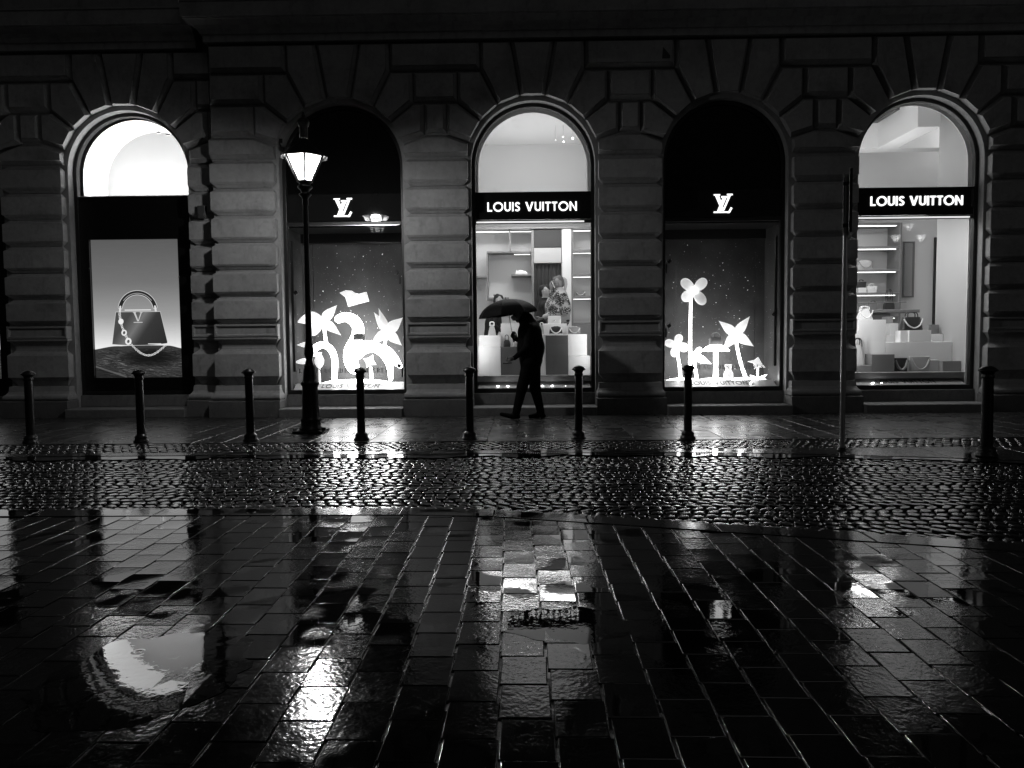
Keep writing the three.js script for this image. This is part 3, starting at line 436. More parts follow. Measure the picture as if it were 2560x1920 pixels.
// --- room behind the walking person
room(bays[1], -1.25, 1.42, -16.0, 5.22, 'handbag shop', 0.93);
addedLightBar(0.15, 3.43, -13.58, 1.7, 0.16, 26, 13, 'added unseen light bar behind the sign over the walking person');
addedLightBar(0.15, 3.66, -15.0, 1.9, 0.2, 24, 5, 'added unseen light bar deep in the shop behind the walking person');
{
  const s = thing('shelf_unit', 'tall lit shelf wall behind the woman in the patterned jacket', 'shelves'), z = -15.5;
  part('back_panel', box(-1.24, 0.196, FLOOR, 3.44, -15.99, -15.96), mShelfBack, s);
  part('top_board', rbox(-1.24, 1.41, 3.44, 3.47, -15.9, z + 0.05), mMullion, s);
  for (const [x0, x1, y0, y1] of [[-0.246, -0.219, 2.99, 3.438], [0.196, 0.243, FLOOR, 3.438], [0.99, 1.027, FLOOR, 3.438], [0.792, 0.806, FLOOR, 3.438], [-0.70, -0.674, 2.04, 2.98]]) part('upright', rbox(x0, x1, y0, y1, -15.9, z, 0.003), mMullion, s);
  for (const [x0, x1, y0, d] of [[-0.70, 0.194, 2.98, 0], [-0.21, 0.194, 2.506, 0.12], [-0.672, -0.26, 2.052, 0.12], [-1.24, -0.702, 2.49, 0.02], [1.03, 1.40, 2.99, 0], [1.03, 1.40, 2.515, 0], [1.03, 1.40, 2.075, 0], [1.03, 1.40, 1.54, 0]]) part('shelf', rbox(x0, x1, y0, y0 + 0.033, -15.95, z + d, 0.003), mMullion, s);
  for (const [x0, x1, y0] of [[-1.2, -0.25, 3.40], [-0.215, 0.19, 3.40], [-0.15, 0.17, 2.945], [1.035, 1.38, 3.40], [1.035, 1.38, 2.955], [1.035, 1.38, 2.48], [1.035, 1.38, 2.04]]) part('led_strip', box(x0, x1, y0, y0 + 0.008, z - 0.10, z - 0.07), mLed, s);
  part('dark_panel', rbox(0.247, 0.79, 3.075, 3.436, -15.6, z + 0.005), mCurtain, s);
  part('light_panel', rbox(0.247, 0.79, 2.765, 3.065, -15.6, z + 0.01), grey(0.42, 0.7), s);
  part('column', rbox(0.808, 0.988, FLOOR, 3.436, -15.6, z + 0.02), mPlaster, s);
  part('back_panel', box(1.027, 1.41, FLOOR, 3.44, -15.90, -15.87), mShelfBack, s); part('base_cabinet', rbox(1.03, 1.41, FLOOR, 1.535, -15.86, z + 0.01), mMullion, s);
  const fold = Array.from({ length: 41 }, (_, i) => [0.247 + i * 0.01358, -15.55 + 0.018 * Math.sin(i * 1.1) + 0.01 * Math.sin(i * 2.9)]), P = [], T = []; fold.forEach(([x, q]) => P.push([x, FLOOR + 0.02, q], [x, 2.755, q])); for (let i = 0; i < 40; i++) T.push([2 * i, 2 * i + 2, 2 * i + 3], [2 * i, 2 * i + 3, 2 * i + 1]);
  part('curtain', tri(P, T), mCurtain, s);
}
{
  const s = thing('display_stand', 'white and grey box display stand behind the walking person', 'display stand'), z = -13.6, B = (x0, x1, y0, y1, zf, d, m) => part('box', rbox(x0, x1, y0, y1, zf - d, zf, 0.004), m, s);
  B(-0.778, -0.387, 0.602, 1.136, z, 0.3, mWhite); B(-0.772, -0.388, 1.138, 1.325, z - 0.05, 0.28, mWhite); B(-0.384, -0.062, 1.12, 1.535, z - 0.22, 0.1, mWhite);
  B(-0.383, 0.279, 0.587, 1.117, z - 0.01, 0.28, mDarkBox); B(0.283, 0.410, 0.602, 1.338, z, 0.3, mWhite); B(0.414, 0.803, 0.587, 1.316, z + 0.01, 0.29, mDarkBox); B(0.37, 0.80, 1.318, 1.528, z - 0.24, 0.12, mWhite);
  B(0.807, 1.142, 0.952, 1.331, z - 0.04, 0.28, mWhite); B(0.807, 1.192, 0.602, 0.948, z, 0.34, mWhite); B(-0.80, 1.21, 0.515, 0.585, z + 0.012, 0.5, mDarkBox);
  part('shelf_top', rbox(0.412, 0.806, 1.3165, 1.324, z - 0.11, z + 0.012, 0.002), mWhite, s);
}
for (const [i, x] of [-0.43, -0.26, 0.04, 0.34, 0.51, 0.74].entries()) {
  const t = thing('sill_spotlight', ['first', 'second', 'third', 'fourth', 'fifth', 'sixth'][i] + ' small bright spot lamp from the left on the sill behind the walking person', 'spotlight', [x, 0.425, -13.29], 'spot lamps on the shop sill');
  part('housing', lathe([[0, 0], [0.02, 0], [0.022, 0.008], [0.018, 0.012], [0, 0.012]], 16), mChrome, t); part('lens', new THREE.SphereGeometry(i === 5 ? 0.010 : 0.021, 12, 8).scale(1, 0.7, 1).translate(0, 0.016, 0), glow(i === 5 ? 6 : 14), t);
}
for (const [i, [x, y]] of [[0.97, 4.98], [0.80, 4.92], [0.79, 5.01], [0.65, 4.95], [-0.74, 5.13]].entries()) { const t = thing('pane_reflection_dot', ['rightmost', 'lowest', 'upper', 'smallest', 'single left'][i] + ' glowing dot added for a street light reflected in the arched glass', 'spotlight', [x, 0, -14.6], 'glowing dots added for reflections in the arched glass'); part('stem', box(-0.003, 0.003, y, 5.22, -0.003, 0.003), mPlaster, t); part('lens', new THREE.SphereGeometry([0.02, 0.015, 0.011, 0.008, 0.01][i], 10, 8).translate(0, y, 0), glow(4), t); }  // hung glowing dots stand in for street lights reflected in the pane
{ const t = thing('track_light', 'black ceiling track lamp in the arch of the right window', 'light'); part('track', rbox(6.88, 6.97, 5.40, 5.49, -15.4, -14.5, 0.006), mBlack, t); part('rod', box(6.915, 6.93, 5.49, 5.60, -15.0, -14.985), mBlack, t); part('lens', box(6.90, 6.95, 5.494, 5.51, -14.75, -14.6), glow(3), t); }
// --- small goods
const mBagDark = grey(0.035, 0.35), mBagWhite = grey(0.72, 0.5), mBagMid = grey(0.20, 0.45), mBagTan = grey(0.42, 0.5), mGold = grey(0.7, 0.25, { metalness: 1 });
function bag(label, cx, y, z, w, h, d, m, o = {}) { // soft-sided bag: body, handles, flap or trim
  const t = thing('handbag', label, 'handbag', [cx, y, z], 'handbags on show'), top = o.top ?? 0.8, n = 16, ringAt = (k, s) => Array.from({ length: n }, (_, i) => { const a = i / n * 2 * PI, e = 0.5, c = Math.cos(a), q = Math.sin(a); return [Math.sign(c) * Math.pow(Math.abs(c), e) * w / 2 * s, k * h, Math.sign(q) * Math.pow(Math.abs(q), e) * d / 2 * Math.min(1, s * (1.15 - 0.35 * k))]; });
  const R = o.dome ? [[0, 0.94], [0.03, 1], [0.35, 1], [0.6, 0.95], [0.8, 0.82], [0.93, 0.6], [1, 0.3]] : [[0, 0.94], [0.03, 1], [0.5, (1 + top) / 2 + 0.02], [0.96, top], [1, top - 0.04]];
  const g = loft(R.map(([k, s]) => ringAt(k, s)), true, true); part('body', g, m, t);
  const hm = o.hm ?? mBagDark;
  for (const s of o.handles === 0 ? [] : [-1, 1]) part('handle', tube([[-w * 0.24, h * 0.9, s * d * 0.3], [-w * 0.2, h * (1 + (o.hh ?? 0.35) * 0.8), s * d * 0.22], [0, h * (1 + (o.hh ?? 0.35)), s * d * 0.18], [w * 0.2, h * (1 + (o.hh ?? 0.35) * 0.8), s * d * 0.22], [w * 0.24, h * 0.9, s * d * 0.3]], o.hr ?? 0.006, 20, 6), hm, t);
  if (o.flap) { part('flap', ext([[-w * 0.47, h * 0.98], [-w * 0.47, h * 0.6], [0, h * 0.38], [w * 0.47, h * 0.6], [w * 0.47, h * 0.98]].reverse(), 0.012, d * 0.5 - 0.004, 0.003), m, t); part('clasp', new THREE.SphereGeometry(0.012, 10, 8).translate(0, h * 0.42, d * 0.5 + 0.01), mGold, t); }
  if (o.strap) part('strap', tube([[-w * 0.45, h * 0.85, d * 0.42], [-w * 0.25, h * 0.35, d * 0.62], [0, h * 0.18, d * 0.66], [w * 0.25, h * 0.35, d * 0.62], [w * 0.45, h * 0.85, d * 0.42]], o.strap, 20, 6), o.sm ?? mBagWhite, t);
  if (o.trim) part('trim', rbox(-w * 0.49, w * 0.49, 0.0, h * 0.14, -d * 0.5, d * 0.52, 0.004), mBagWhite, t);
  return t;
}
bag('small round black bag with tall handles beside the walking person', -0.277, 1.119, -13.70, 0.125, 0.13, 0.07, mBagDark, { dome: 1, hh: 0.65 });
bag('pale wrapped pouch with tied ears at the left of the box display', -0.54, 1.327, -13.75, 0.15, 0.19, 0.09, mBagTan, { top: 0.45, hh: 0.25, hm: mBagWhite, hr: 0.012 });
bag('white flap clutch on the top box in front of the woman', 0.58, 1.530, -13.90, 0.24, 0.135, 0.08, mBagWhite, { top: 0.94, handles: 0, flap: 1 });
bag('domed dark bag with pale curved strap below the white clutch', 0.595, 1.326, -13.68, 0.235, 0.155, 0.10, mBagDark, { dome: 1, hh: 0.02, strap: 0.012, trim: 1, hm: mBagWhite, hr: 0.009 });
bag('grey quilted bag with looped straps at the right of the box display', 0.925, 1.333, -13.76, 0.22, 0.125, 0.09, mBagMid, { top: 0.92, strap: 0.012, sm: mBagTan, hh: 0.1, hm: mBagTan });
bag('pale knotted bag half hidden by the walking person', 0.345, 1.34, -13.72, 0.10, 0.17, 0.08, mBagTan, { top: 0.6, hm: mBagWhite, hr: 0.009, hh: 0.2 });
bag('small dark clutch with gold wing clasp on the right shelf', 1.18, 2.109, -15.62, 0.20, 0.10, 0.07, mBagMid, { top: 0.95, handles: 0, strap: 0.008 });
solo('bottle', 'small pale bottle on the dark box beside the walking person', 'bottle', lathe([[0, 0], [0.042, 0], [0.046, 0.01], [0.046, 0.07], [0.04, 0.085], [0.014, 0.1], [0.012, 0.13], [0.018, 0.132], [0.018, 0.155], [0, 0.157]], 20), mBagTan, [-0.14, 1.119, -13.70]);
function shoe(label, x, y, z, m, s = 1) {
  const t = thing('shoe', label, 'shoe', [x, y, z], 'shoes on the shelf wall');
  part('sole', ext([[-0.115, 0], [0.115, 0], [0.12, 0.012], [0.11, 0.025], [-0.118, 0.028], [-0.12, 0.012]].map(([a, b]) => [a * s, b * s]), 0.075, -0.037, 0.004), mBagWhite, t);
  part('upper', ext([[-0.112, 0.026], [0.106, 0.024], [0.108, 0.038], [0.07, 0.058], [0.02, 0.074], [-0.02, 0.085], [-0.045, 0.078], [-0.075, 0.06], [-0.098, 0.088], [-0.108, 0.07]].map(([a, b]) => [a * s, b * s]), 0.066, -0.033, 0.012), m, t);
}
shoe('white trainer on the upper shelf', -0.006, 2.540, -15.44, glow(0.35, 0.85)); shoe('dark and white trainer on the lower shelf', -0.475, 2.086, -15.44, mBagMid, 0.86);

// --- room behind the stepped bag display
structure('interior_floor', box(5.2, 9.6, FLOOR - 0.1, FLOOR, -17.1, ZM - 0.36), grey(0.3, 0.3), 'floor of the shop with the stepped bag display');
structure('interior_ceiling', box(5.1, 9.6, 5.6, 5.7, -17.1, ZM - 0.34), mPlaster, 'white ceiling over the stepped bag display');
structure('interior_wall', box(5.1, 5.2, FLOOR - 0.1, 5.6, -17.1, ZM - 0.34), mPlaster, 'left wall of the shop with the stepped bag display');
structure('interior_wall', box(5.2, 9.5, FLOOR, 5.6, -17.0, -16.6), mPlaster, 'back wall of the shop with the stepped bag display');
structure('interior_wall', box(9.5, 9.6, FLOOR - 0.1, 5.6, -17.1, ZM - 0.34), mPlaster, 'far right wall of the shop with the stepped bag display');
structure('interior_wall', box(7.70, 8.2, FLOOR - 0.1, 5.6, -14.5, ZM - 0.34), grey(0.42, 0.9), 'plain pillar wall at the right of the stepped bag display');
structure('interior_wall', ext(R4(5.2, 0.38, 7.7, 5.6), 0.012, ZM - 0.356, 0, [roomHole(bays[3], 0.96)]), mPlaster, 'plaster round the window with the stepped bag display');
structure('ceiling_beam', box(5.2, 9.5, 4.95, 5.6, -15.9, -15.55), mPlaster, 'boxed beam under the ceiling of the right shop');
structure('ceiling_beam', box(7.05, 7.45, 4.95, 5.6, -15.55, -14.0), mPlaster, 'boxed beam running towards the right window');
addedLightBar(6.3, 3.43, -13.58, 1.4, 0.16, 46, 19, 'added unseen light bar behind the sign over the stepped bag display');
addedLightBar(6.5, 3.72, -15.0, 1.7, 0.2, 20, 9, 'added unseen light bar deep in the shop with the stepped bag display');
addedCeilingLight(8.9, 5.58, -15.4, 0.7, 1.2, 9, 'added unseen ceiling light deep in the right shop');
{
  const s = thing('shelf_unit', 'lit shelves with bags at the back of the right shop', 'shelves'), z = -16.0;
  part('back_panel', box(5.3, 7.78, FLOOR, 3.5, -16.59, -16.56), mShelfBack, s); part('side_panel', rbox(7.745, 7.79, FLOOR, 3.56, -16.55, z), mWood, s);
  for (const [y, h] of [[3.512, 0.05], [3.035, 0.05], [2.567, 0.045], [2.09, 0.05], [1.62, 0.04]]) { part('shelf', rbox(5.3, 7.743, y, y + h, -16.55, z, 0.003), mWood, s); part('led_strip', box(5.35, 7.70, y - 0.014, y - 0.002, z - 0.10, z - 0.06), mLed, s); }
}
bag('pale domed bag on the second shelf of the right shop', 7.12, 2.614, -16.2, 0.32, 0.21, 0.14, mBagTan, { dome: 1, handles: 0, strap: 0.006, sm: mBagMid });
bag('dark flat bag on the third shelf of the right shop', 7.06, 2.25, -16.2, 0.18, 0.125, 0.1, mBagDark, { top: 1.12, hh: 0.3 }); solo('box', 'low white box under the dark flat bag on the right shop shelf', 'box', rbox(6.97, 7.14, 2.141, 2.248, -16.26, -16.12), mWhite);
bag('wide white bag with arched lid beside the dark flat bag', 7.27, 2.142, -16.2, 0.21, 0.14, 0.14, mBagWhite, { top: 1.05, hh: 0.35, hm: mBagWhite });
bag('black bucket bag with long upright strap on the low counter', 7.24, 1.77, -15.35, 0.20, 0.19, 0.13, mBagDark, { dome: 1, hh: 1.1 });
bag('small dark box bag on the low counter of the right shop', 6.93, 1.77, -15.35, 0.16, 0.14, 0.1, mBagMid, { top: 0.97, hh: 0.2 });
{ const t = thing('counter', 'dark low counter carrying bags in the right shop', 'counter'); part('top', rbox(6.3, 7.75, 1.70, 1.76, -15.6, -15.15), mWood, t); part('front_panel', rbox(6.35, 7.2, FLOOR, 1.69, -15.55, -15.2), mDarkBox, t); part('rail', rbox(6.3, 7.55, 1.90, 1.915, -15.3, -15.28, 0.002), mWood, t); }
{ const t = thing('wall_mirror', 'tall narrow mirror on the back wall of the right shop', 'mirror'); part('frame', ext(R4(8.10, 2.06, 8.34, 3.24), 0.03, -16.595, 0.003, [R4(8.13, 2.09, 8.31, 3.21).reverse()]), mWood, t); part('glass', box(8.13, 8.31, 2.09, 3.21, -16.596, -16.585), mChrome, t); }
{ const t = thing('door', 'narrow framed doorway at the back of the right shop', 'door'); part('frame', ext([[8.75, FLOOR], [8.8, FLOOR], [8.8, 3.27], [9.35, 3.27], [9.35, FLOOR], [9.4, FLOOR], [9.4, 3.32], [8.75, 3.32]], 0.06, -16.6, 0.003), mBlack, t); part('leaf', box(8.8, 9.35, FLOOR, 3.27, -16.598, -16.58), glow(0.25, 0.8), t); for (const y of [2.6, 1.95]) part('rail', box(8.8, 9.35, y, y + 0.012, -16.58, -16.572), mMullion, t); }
{
  const s = thing('display_stand', 'stepped white and grey box display in the right window', 'display stand'), B = (x0, x1, y0, y1, zf, d, m) => part('box', rbox(x0, x1, y0, y1, zf - d, zf, 0.004), m, s), g = grey(0.26, 0.6), l = grey(0.7, 0.6), dk = grey(0.17, 0.55);
  B(6.03, 6.512, 0.587, 1.542, -13.9, 0.35, mWhite); B(5.72, 6.026, 0.587, 1.35, -13.92, 0.3, mWhite); B(6.85, 6.97, 0.62, 1.611, -14.6, 0.2, g); B(6.815, 6.973, 0.62, 1.483, -14.4, 0.18, l); B(7.0, 7.124, 0.62, 1.478, -14.5, 0.2, g); B(6.657, 6.881, 0.62, 1.269, -14.2, 0.18, l);
  B(6.796, 6.926, 0.62, 1.345, -13.95, 0.2, mWhite); B(6.93, 7.32, 1.142, 1.346, -13.9, 0.28, mWhite); B(6.516, 7.695, 0.587, 1.138, -13.898, 0.29, mWhite); B(7.482, 7.695, 0.62, 1.277, -14.2, 0.2, l);
  B(6.136, 6.534, 0.587, 0.93, -13.6, 0.28, dk); B(5.72, 6.132, 0.587, 0.738, -13.6, 0.28, dk); B(7.20, 7.37, 0.61, 0.82, -13.72, 0.15, l); B(7.373, 7.69, 0.587, 0.802, -13.6, 0.28, g); B(5.70, 7.69, 0.515, 0.585, -13.59, 0.5, g);
  part('shelf_top', rbox(6.538, 7.368, 0.587, 0.608, -13.88, -13.6, 0.002), mWhite, s);
}
bag('white drawstring bag on the tallest white box', 6.19, 1.544, -14.05, 0.28, 0.2, 0.16, mBagWhite, { top: 0.5, strap: 0.012, hh: 0.2, hm: mBagWhite, hr: 0.01 });
bag('large dark tote with pale strap in the middle of the stepped display', 7.03, 1.348, -14.04, 0.385, 0.24, 0.18, mBagDark, { top: 0.78, strap: 0.013, hh: 0.35, hr: 0.01 });
bag('small plain dark bag beside the large dark tote', 7.575, 1.279, -14.3, 0.17, 0.17, 0.1, mBagMid, { top: 0.97, handles: 0 });
bag('black shoulder bag with grey strap on the low white shelf', 6.69, 0.61, -13.72, 0.24, 0.25, 0.11, mBagDark, { top: 1.0, handles: 0, strap: 0.022, sm: mBagMid });
bag('pale soft tote with crossed straps on the low white shelf', 7.03, 0.61, -13.74, 0.345, 0.27, 0.13, mBagTan, { top: 1.06, handles: 0, strap: 0.014, sm: mBagTan });
bag('slouchy tan bag with black handle cut off by the stone pier', 5.93, 0.74, -13.72, 0.25, 0.36, 0.14, mBagTan, { top: 0.55, hh: 0.32, hr: 0.012 });
for (const [i, x] of [6.02, 6.17].entries()) { const t = thing('sill_spotlight', ['larger', 'smaller'][i] + ' bright spot lamp on the sill of the right window', 'spotlight', [x, 0.425, -13.29], 'spot lamps on the shop sill'); part('housing', lathe([[0, 0], [0.02, 0], [0.022, 0.008], [0.018, 0.012], [0, 0.012]], 16), mChrome, t); part('lens', new THREE.SphereGeometry(0.024 - i * 0.010, 12, 8).scale(1, 0.7, 1).translate(0, 0.016, 0), glow(14), t); }

// ---------------------------------------------------------------- glowing displays with starry backdrop
const tStars = (() => {
  const n = 1024, d = new Uint8Array(n * n * 4); for (let j = 0; j < n; j++) for (let i = 0; i < n; i++) { const g = 55 + 22 * (fbm(i / n, j / n, 5, 4, 501) - 0.5) * 2, k = (j * n + i) * 4; d[k] = d[k + 1] = d[k + 2] = g; d[k + 3] = 255; }
  const dot = (x, y, r, v) => { for (let a = -4; a <= 4; a++) for (let b = -4; b <= 4; b++) { const q = Math.hypot(a, b) / r; if (q > 1.4) continue; const k = (((y + b + n) % n) * n + (x + a + n) % n) * 4, g = Math.min(255, d[k] + v * Math.max(0, 1 - q * 0.7)); d[k] = d[k + 1] = d[k + 2] = g; } };
  for (let i = 0; i < 3200; i++) dot(rnd() * n | 0, rnd() * n | 0, rr(0.6, 1.0), rr(20, 110)); for (let i = 0; i < 260; i++) dot(rnd() * n | 0, rnd() * n | 0, rr(1.0, 1.9), rr(120, 255)); for (let i = 0; i < 46; i++) dot(rnd() * n | 0, rnd() * n | 0, rr(2.2, 3.4), 255);
  const t = new THREE.DataTexture(d, n, n); t.wrapS = t.wrapT = THREE.RepeatWrapping; t.magFilter = THREE.LinearFilter; t.colorSpace = THREE.SRGBColorSpace; t.needsUpdate = true; return t;
})();
const mStars = grey(1, 0.7, { map: rep(tStars, 0.45) }), mStarDots = glow(1.1);
function caseBox(c, o, label, joint) {
  const t = thing('display_case', label, 'display case'), z0 = ZM - 0.345, z1 = -14.16, x0 = c - 1.02, x1 = c + 1.02;
  part('backdrop_panel', rbox(x0, joint - 0.004, 0.46, 3.2, z1 - 0.03, z1, 0.002), mStars, t); part('backdrop_panel', rbox(joint + 0.004, x1, 0.46, 3.2, z1 - 0.03, z1, 0.002), mStars, t);
  part('side_panel', box(x0 - 0.03, x0, 0.40, 5.3, z1 - 0.05, z0), mStars, t); part('side_panel', box(x1, x1 + 0.03, 0.40, 5.3, z1 - 0.05, z0), mStars, t);
  part('top_panel', box(x0, x1, 3.205, 3.235, z1 - 0.05, z0), mBlack, t); part('header', box(x0, x1, 3.03, 3.2, z1 + 0.01, z1 + 0.05), mBlack, t); part('backing', box(x0 - 0.03, x1 + 0.03, 0.4, 5.3, z1 - 0.12, z1 - 0.06), mBlack, t);
  part('floor_panel', box(x0, x1, 0.40, 0.488, z1, z0 - 0.19), mWhite, t);
  for (let i = 0; i < 34; i++) { const m = part('star_light', new THREE.SphereGeometry(rr(0.0035, 0.008), 6, 5), mStarDots, t); m.position.set(rr(x0 + 0.08, x1 - 0.08), rr(1.0, 2.95), z1 + 0.004); }
}
caseBox(bays[0], 0, 'starry display case holding the glowing swan-like shapes', -3.93 + 0.1); caseBox(bays[2], 0, 'starry display case holding the glowing flowers', 4.25);
const mGlowHi = glow(16), mGlow = glow(9), mGlowLow = glow(0.75, 0.85), mShell = glow(0.22, 0.9, { transmission: 0.5, thickness: 0, roughness: 1 }), mShell2 = glow(0.36, 0.9, { transmission: 0.5, thickness: 0, roughness: 1 });
function petal(len, wid, pointed, thick) { const g = new THREE.SphereGeometry(1, 20, 12), p = g.attributes.position; g.rotateZ(-PI / 2); for (let i = 0; i < p.count; i++) { const x = p.getX(i), t = (x + 1) / 2, e = Math.sqrt(Math.max(1e-6, 1 - x * x)), f = pointed ? Math.sin(PI * Math.pow(Math.min(1, t), 0.72)) * (0.55 + 0.45 * (1 - t)) * 1.25 : e * (0.72 + 0.3 * t); p.setXYZ(i, t * len, p.getY(i) / e * f * wid / 2, p.getZ(i) / e * f * thick / 2); } g.computeVertexNormals(); return g; }
function flower(label, x, y, z, petals, stem, m, mp, bulb = 0, group) {
  const t = thing('glowing_flower', label, 'light sculpture', [x, y, z], group ?? 'glowing flowers in the shop windows');
  for (const [a, l, w, pt] of petals) { const g = petal(l, w, pt, 0.07); g.rotateZ(a * PI / 180); g.rotateX(rr(-0.1, 0.1)); part('petal', g, mp ?? m, t); }
  part('stem', taperTube(stem.map(([a, b]) => [a - x, b - y, -0.03]), [0.022, 0.03], 24, 10), m, t);
  if (bulb) { part('bulb', new THREE.SphereGeometry(0.045, 16, 12).translate(0, 0, 0.02), glow(8), t); pointLight(bulb, [x, y, z + 0.02], 2); }
}
const deg = (ax, ay, bx, by) => [Math.atan2(by - ay, bx - ax) * 180 / PI, Math.hypot(bx - ax, by - ay)];
// left display: swan-like curves, flowers, flying bag
const sculpt = (label, pts, radii, m = mGlowHi, z = -13.72) => solo('glowing_curve', label, 'light sculpture', taperTube(pts.map(([x, y]) => [x, y, z]), radii, 60, 16, 0.6), m, [0, 0, 0], 'glowing curves in the left display');
sculpt('thick glowing curve shaped like a swan neck in the left display', [[-3.33, 1.60], [-3.231, 1.662], [-3.11, 1.672], [-2.99, 1.60], [-2.93, 1.49], [-2.935, 1.36], [-2.985, 1.216], [-3.045, 1.096], [-3.07, 0.97], [-3.05, 0.83], [-2.95, 0.66]], [0.06, 0.075, 0.085, 0.10, 0.105, 0.11, 0.125, 0.135, 0.135, 0.12, 0.09]);
sculpt('glowing arched body with curved leg right of the swan neck', [[-3.02, 0.95], [-2.90, 1.09], [-2.70, 1.15], [-2.55, 1.09], [-2.446, 0.97], [-2.377, 0.80], [-2.36, 0.52]], [0.13, 0.115, 0.10, 0.09, 0.08, 0.06, 0.035]);
sculpt('glowing tail sweeping down to the right in the left display', [[-2.62, 1.14], [-2.43, 1.06], [-2.29, 0.90], [-2.17, 0.76]], [0.06, 0.09, 0.085, 0.03], mGlow, -13.76);
sculpt('slim glowing arch behind the street lamp post', [[-3.75, 0.98], [-3.69, 1.13], [-3.557, 1.185], [-3.44, 1.13], [-3.365, 1.0], [-3.35, 0.86], [-3.37, 0.52]], [0.05, 0.06, 0.062, 0.062, 0.06, 0.055, 0.045], mGlow, -13.68);
flower('large glowing flower with wide pointed petals beside the street lamp', -3.55, 1.62, -13.68, [[...deg(-3.55, 1.62, -3.28, 1.89), 0.17, 1], [...deg(-3.55, 1.62, -3.23, 1.35), 0.16, 1], [...deg(-3.55, 1.62, -3.77, 1.36), 0.19, 0], [158, 0.30, 0.2, 0], [-160, 0.30, 0.16, 0]], [[-3.54, 1.55], [-3.52, 1.35], [-3.50, 1.2]], mGlow, mShell2, 0.36);
flower('glowing flower with five pointed petals at the right of the left display', -2.41, 1.41, -13.72, [[...deg(-2.41, 1.41, -2.643, 1.76), 0.15, 1], [...deg(-2.41, 1.41, -2.55, 1.83), 0.13, 1], [...deg(-2.41, 1.41, -2.12, 1.66), 0.2, 1], [...deg(-2.41, 1.41, -2.15, 1.16), 0.17, 1], [...deg(-2.41, 1.41, -2.70, 1.20), 0.17, 1]], [[-2.43, 1.35], [-2.46, 1.2], [-2.48, 1.08]], mGlow, mShell2, 0.36);
solo('glowing_trumpet', 'pale glowing trumpet bloom left of the lamp post', 'light sculpture', lathe([[0.02, 0], [0.03, 0.08], [0.06, 0.14], [0.12, 0.22], [0.128, 0.235], [0.11, 0.225]], 20).rotateZ(0.75), mGlowLow, [-3.72, 1.50, -13.62]);
solo('glowing_leaf', 'upper pale glowing leaf left of the lamp post', 'light sculpture', petal(0.26, 0.10, true, 0.04).rotateZ(PI), mGlowLow, [-3.75, 1.19, -13.62]);
solo('glowing_leaf', 'lower pale glowing leaf left of the lamp post', 'light sculpture', petal(0.28, 0.10, true, 0.04).rotateZ(PI + 0.12), mGlowLow, [-3.80, 0.91, -13.62]);
{ const t = thing('glowing_vase', 'pale glowing bud on a stem under the slim arch', 'light sculpture', [-3.607, 0.50, -13.60]); part('bud', lathe([[0, 0.28], [0.04, 0.29], [0.078, 0.36], [0.082, 0.42], [0.06, 0.48], [0.04, 0.51], [0.05, 0.55], [0, 0.56]], 20), mGlowLow, t); part('stem', lathe([[0.02, 0], [0.018, 0.29]], 10), mGlowLow, t); }
{ const t = thing('flying_bag', 'white winged bag floating above the glowing swan shape', 'light sculpture', [0, 0, -13.72]); part('body', ext([[-3.094, 1.862], [-2.723, 1.954], [-2.768, 2.116], [-2.90, 2.085], [-3.0, 2.11], [-3.15, 2.06]], 0.07, -0.035, 0.012), glow(0.95, 0.85), t); part('wing', ext([[-3.233, 2.105], [-3.18, 2.06], [-3.14, 2.03], [-3.06, 1.99], [-2.98, 1.99], [-2.96, 2.04], [-2.93, 2.08], [-3.02, 2.14], [-3.124, 2.148]], 0.03, 0.03, 0.008), glow(0.7, 0.85), t); part('clasp', box(-2.775, -2.767, 1.955, 2.10, 0.036, 0.04), mBagMid, t); part('wire', box(-2.93, -2.929, 2.12, 3.02, -0.001, 0.001), mChrome, t); }
{ const t = thing('glowing_sign', 'small glowing diamond on a stem under the arched body', 'light sculpture', [0, 0, -13.60]); const q = [[-2.823, 0.937], [-2.766, 0.779], [-2.595, 0.826], [-2.652, 1.002]], cur = []; q.forEach((a, i) => { const b = q[(i + 1) % 4], mx = (a[0] + b[0]) / 2, my = (a[1] + b[1]) / 2; cur.push(a, [mx + (-2.709 - mx) * 0.22, my + (0.886 - my) * 0.22]); }); part('face', ext(area(cur) < 0 ? cur.reverse() : cur, 0.04, -0.02, 0.006), glow(1.6), t); part('stem', taperTube([[-2.69, 0.80, 0], [-2.675, 0.5, 0]], [0.022, 0.03], 10, 10), mGlow, t); }
bag('small monogram bag resting in the curve of the glowing swan', -2.885, 1.262, -13.60, 0.22, 0.115, 0.09, mBagMid, { top: 0.9, hh: 0.05, strap: 0.008, sm: mBagTan });
solo('glowing_mound', 'low glowing white mound under the swan shape', 'light sculpture', new THREE.SphereGeometry(1, 32, 10, 0, 2 * PI, 0, PI / 2).scale(0.62, 0.075, 0.16).translate(-2.98, 0.488, -13.75), mGlow);
